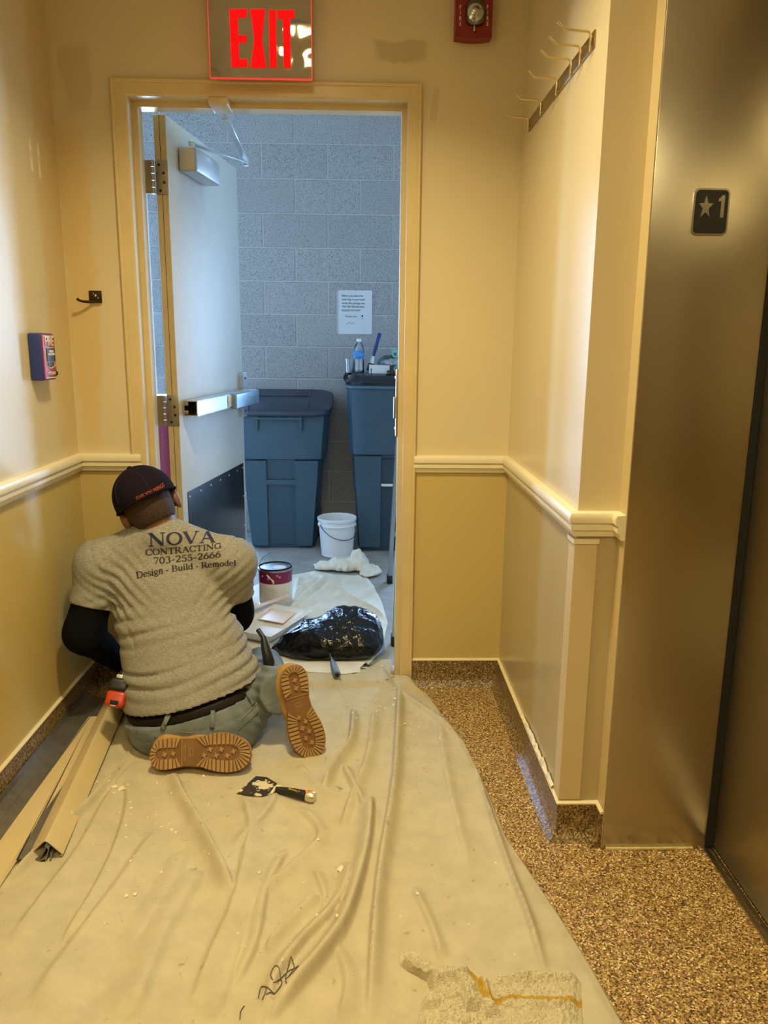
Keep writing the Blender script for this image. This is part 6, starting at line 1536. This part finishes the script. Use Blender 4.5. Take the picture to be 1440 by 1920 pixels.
def lettering(name, text, base_pts, caps, mat, bvh, parent, bold=1.0, gap=.0):
    """text set along a curved baseline (three picture points) and laid on the surface; caps = cap height at both ends (px)"""
    tot = sum(G[c][0] + gap for c in text); (x0, y0), (xm, ym), (x1, y1) = base_pts; vs, fs = [], []
    def q(t):   # quadratic through three points, middle at its own parameter
        tm = (xm-x0)/(x1-x0); lx = x0 + (x1-x0)*t
        l0 = (t-tm)*(t-1)/(tm); l1 = t*(t-1)/(tm*(tm-1)); l2 = t*(t-tm)/(1-tm)
        return lx, y0*l0 + ym*l1 + y1*l2
    adv = 0
    global TH, TN
    for ch in text:
        wg, strokes = G[ch]
        for pts, wd in strokes:
            if isinstance(wd, float): wd *= bold
            qs = stroke_quads(pts, wd); last = None
            for a, b in qs:
                pr_ = []
                for gx, gy in (a, b):
                    t = (adv + gx)/tot; px_, py_ = q(t); q2 = q(min(t+.01, 1.01)); ang_ = math.atan2(-(q2[1]-py_), q2[0]-px_) if t < 1 else 0.1
                    ch_ = caps[0] + (caps[1]-caps[0])*t; pr_.append((px_ - math.sin(ang_)*gy*ch_*.5, py_ - gy*ch_))
                s3 = [on_surf(bvh, *p) for p in pr_]
                if None in s3: last = None; continue
                k = len(vs); vs += s3
                if last is not None: fs.append((last, last+1, k+1, k))
                last = k
        adv += wg + gap
    return pydata(name, vs, fs, mat, parent, 0)
M['navy'] = P('navy_ink', (.012, .014, .060), .75); M['brownink'] = P('dark_ink', (.028, .016, .020), .75)
lettering('lettering', 'NOVA', [(279, 1024), (325, 1021), (404, 1016.5)], (23.5, 20.5), M['navy'], SB, shirt)
lettering('lettering', 'CONTRACTING', [(273, 1041.5), (345, 1035.5), (416, 1028)], (11.5, 9.6), M['brownink'], SB, shirt, 1.1)
lettering('lettering', '703-255-2666', [(288, 1058.5), (350, 1052), (415, 1044)], (13, 11), M['brownink'], SB, shirt, 1.0, .02)
lettering('lettering', 'Design - Build - Remodel', [(256, 1085), (345, 1069), (443, 1060)], (12.2, 9.6), M['brownink'], SB, shirt, 1.15, .02)
# cap lettering
CB = BVHTree.FromPolygons([Vector(p) for p in capV], capF)
me = text_mesh('GIVES YOU WINGS', 1.0, 1.0, 0, 'LEFT', 1.06, -.012); xs_ = [v.co.x for v in me.vertices]; x0_, x1_ = min(xs_), max(xs_); ysz = max(v.co.y for v in me.vertices) - min(v.co.y for v in me.vertices); ymn = min(v.co.y for v in me.vertices)
vs = []; ok = True
for v_ in me.vertices:
    t = (v_.co.x-x0_)/(x1_-x0_); h_ = (v_.co.y-ymn)/ysz; px_, py_ = 257 + 51*t, 938.5 - 26*t + 1.5*math.sin(PI*t)
    p = on_surf(CB, px_ - 2.8*h_, py_ - 6.8*h_, .0016); vs.append(p if p is not None else Vector((0, 0, -5))); ok &= p is not None
if ok: pydata('lettering', vs, [list(p.vertices) for p in me.polygons], P('orange_thread', (.75, .13, .02), .7), capo, 0)
# cap seam stitching seen from behind
for seam in ([(240, 882), (252, 884), (263, 891), (272, 902), (279, 914), (284, 924)], [(228, 893), (219, 907), (216, 920), (218, 932), (223, 944)]):
    stitch(seam, CB, 'seam_stitching', M['stitch'], .0016, capo, .0006)
stitch([(238, 950), (260, 941), (285, 929), (310, 915)], CB, 'seam_stitching', M['stitch'], .0010, capo, .0006)

# ---- tape measure clipped to the left pocket
tm = empty('tape_measure', WY(234, 1318, 2.32)); tag(tm, 'orange and black tape measure clipped to the jeans pocket', 'tape measure')
tc_ = V3(WY(221, 1298, 2.33)); ez = _n(np.array([.10, -.80, .55])); ey = _n(np.array([.14, .45, .85])); ey = _n(ey - ez*(ez@ey)); ex = np.cross(ey, ez)
TM = Matrix(((ex[0], ey[0], ez[0], tc_[0]), (ex[1], ey[1], ez[1], tc_[1]), (ex[2], ey[2], ez[2], tc_[2]), (0, 0, 0, 1))) @ Matrix.Diagonal((1.3, 1.3, 1.2, 1))
m = MB(); m.box((-.024, -.036, -.022), (.024, .002, .014), .008, 3, TM); q = m.build('orange_case', P('tape_orange', (.50, .045, .008), .35), None, 40); adopt(tm, q)
m = MB(); m.box((-.0245, .000, -.022), (.0245, .034, .0145), .009, 3, TM); q = m.build('black_case', M['black'], None, 40); adopt(tm, q)
m = MB(); m.box((-.010, -.032, .013), (.010, -.022, .0165), .002, 2, TM); q = m.build('tape_mouth', M['blackgap'], None, 40); adopt(tm, q)
m = MB(); m.box((-.008, -.036, .0145), (.008, -.033, .019), .001, 1, TM); q = m.build('tape_hook', M['chrome'], None, 40); adopt(tm, q)
m = MB(); m.box((-.014, .030, -.010), (.014, .044, .004), .004, 2, TM); q = m.build('clip', M['alu'], None, 40); adopt(tm, q)
# ---- black tool holster at the right hip
th = empty('tool_holster', WY(502, 1280, 2.44)); tag(th, 'black tool holster hanging at the right hip', 'holster')
pth = [WY(494, 1195, 2.50), WY(498, 1215, 2.48), WY(504, 1240, 2.47), WY(503, 1265, 2.46), WY(502, 1282, 2.455)]
m = MB(); m.tube(pth, [.010, .016, .020, .019, .014], 14); q = m.build('sheath', P('holster_black', (.010, .011, .012), .35), None, 60); adopt(th, q)
m = MB(); m.tube([pth[0], pth[0] + Vector((-.02, .02, .02))], .009, 10); q = m.build('belt_clip', M['black'], None, 50); adopt(th, q)
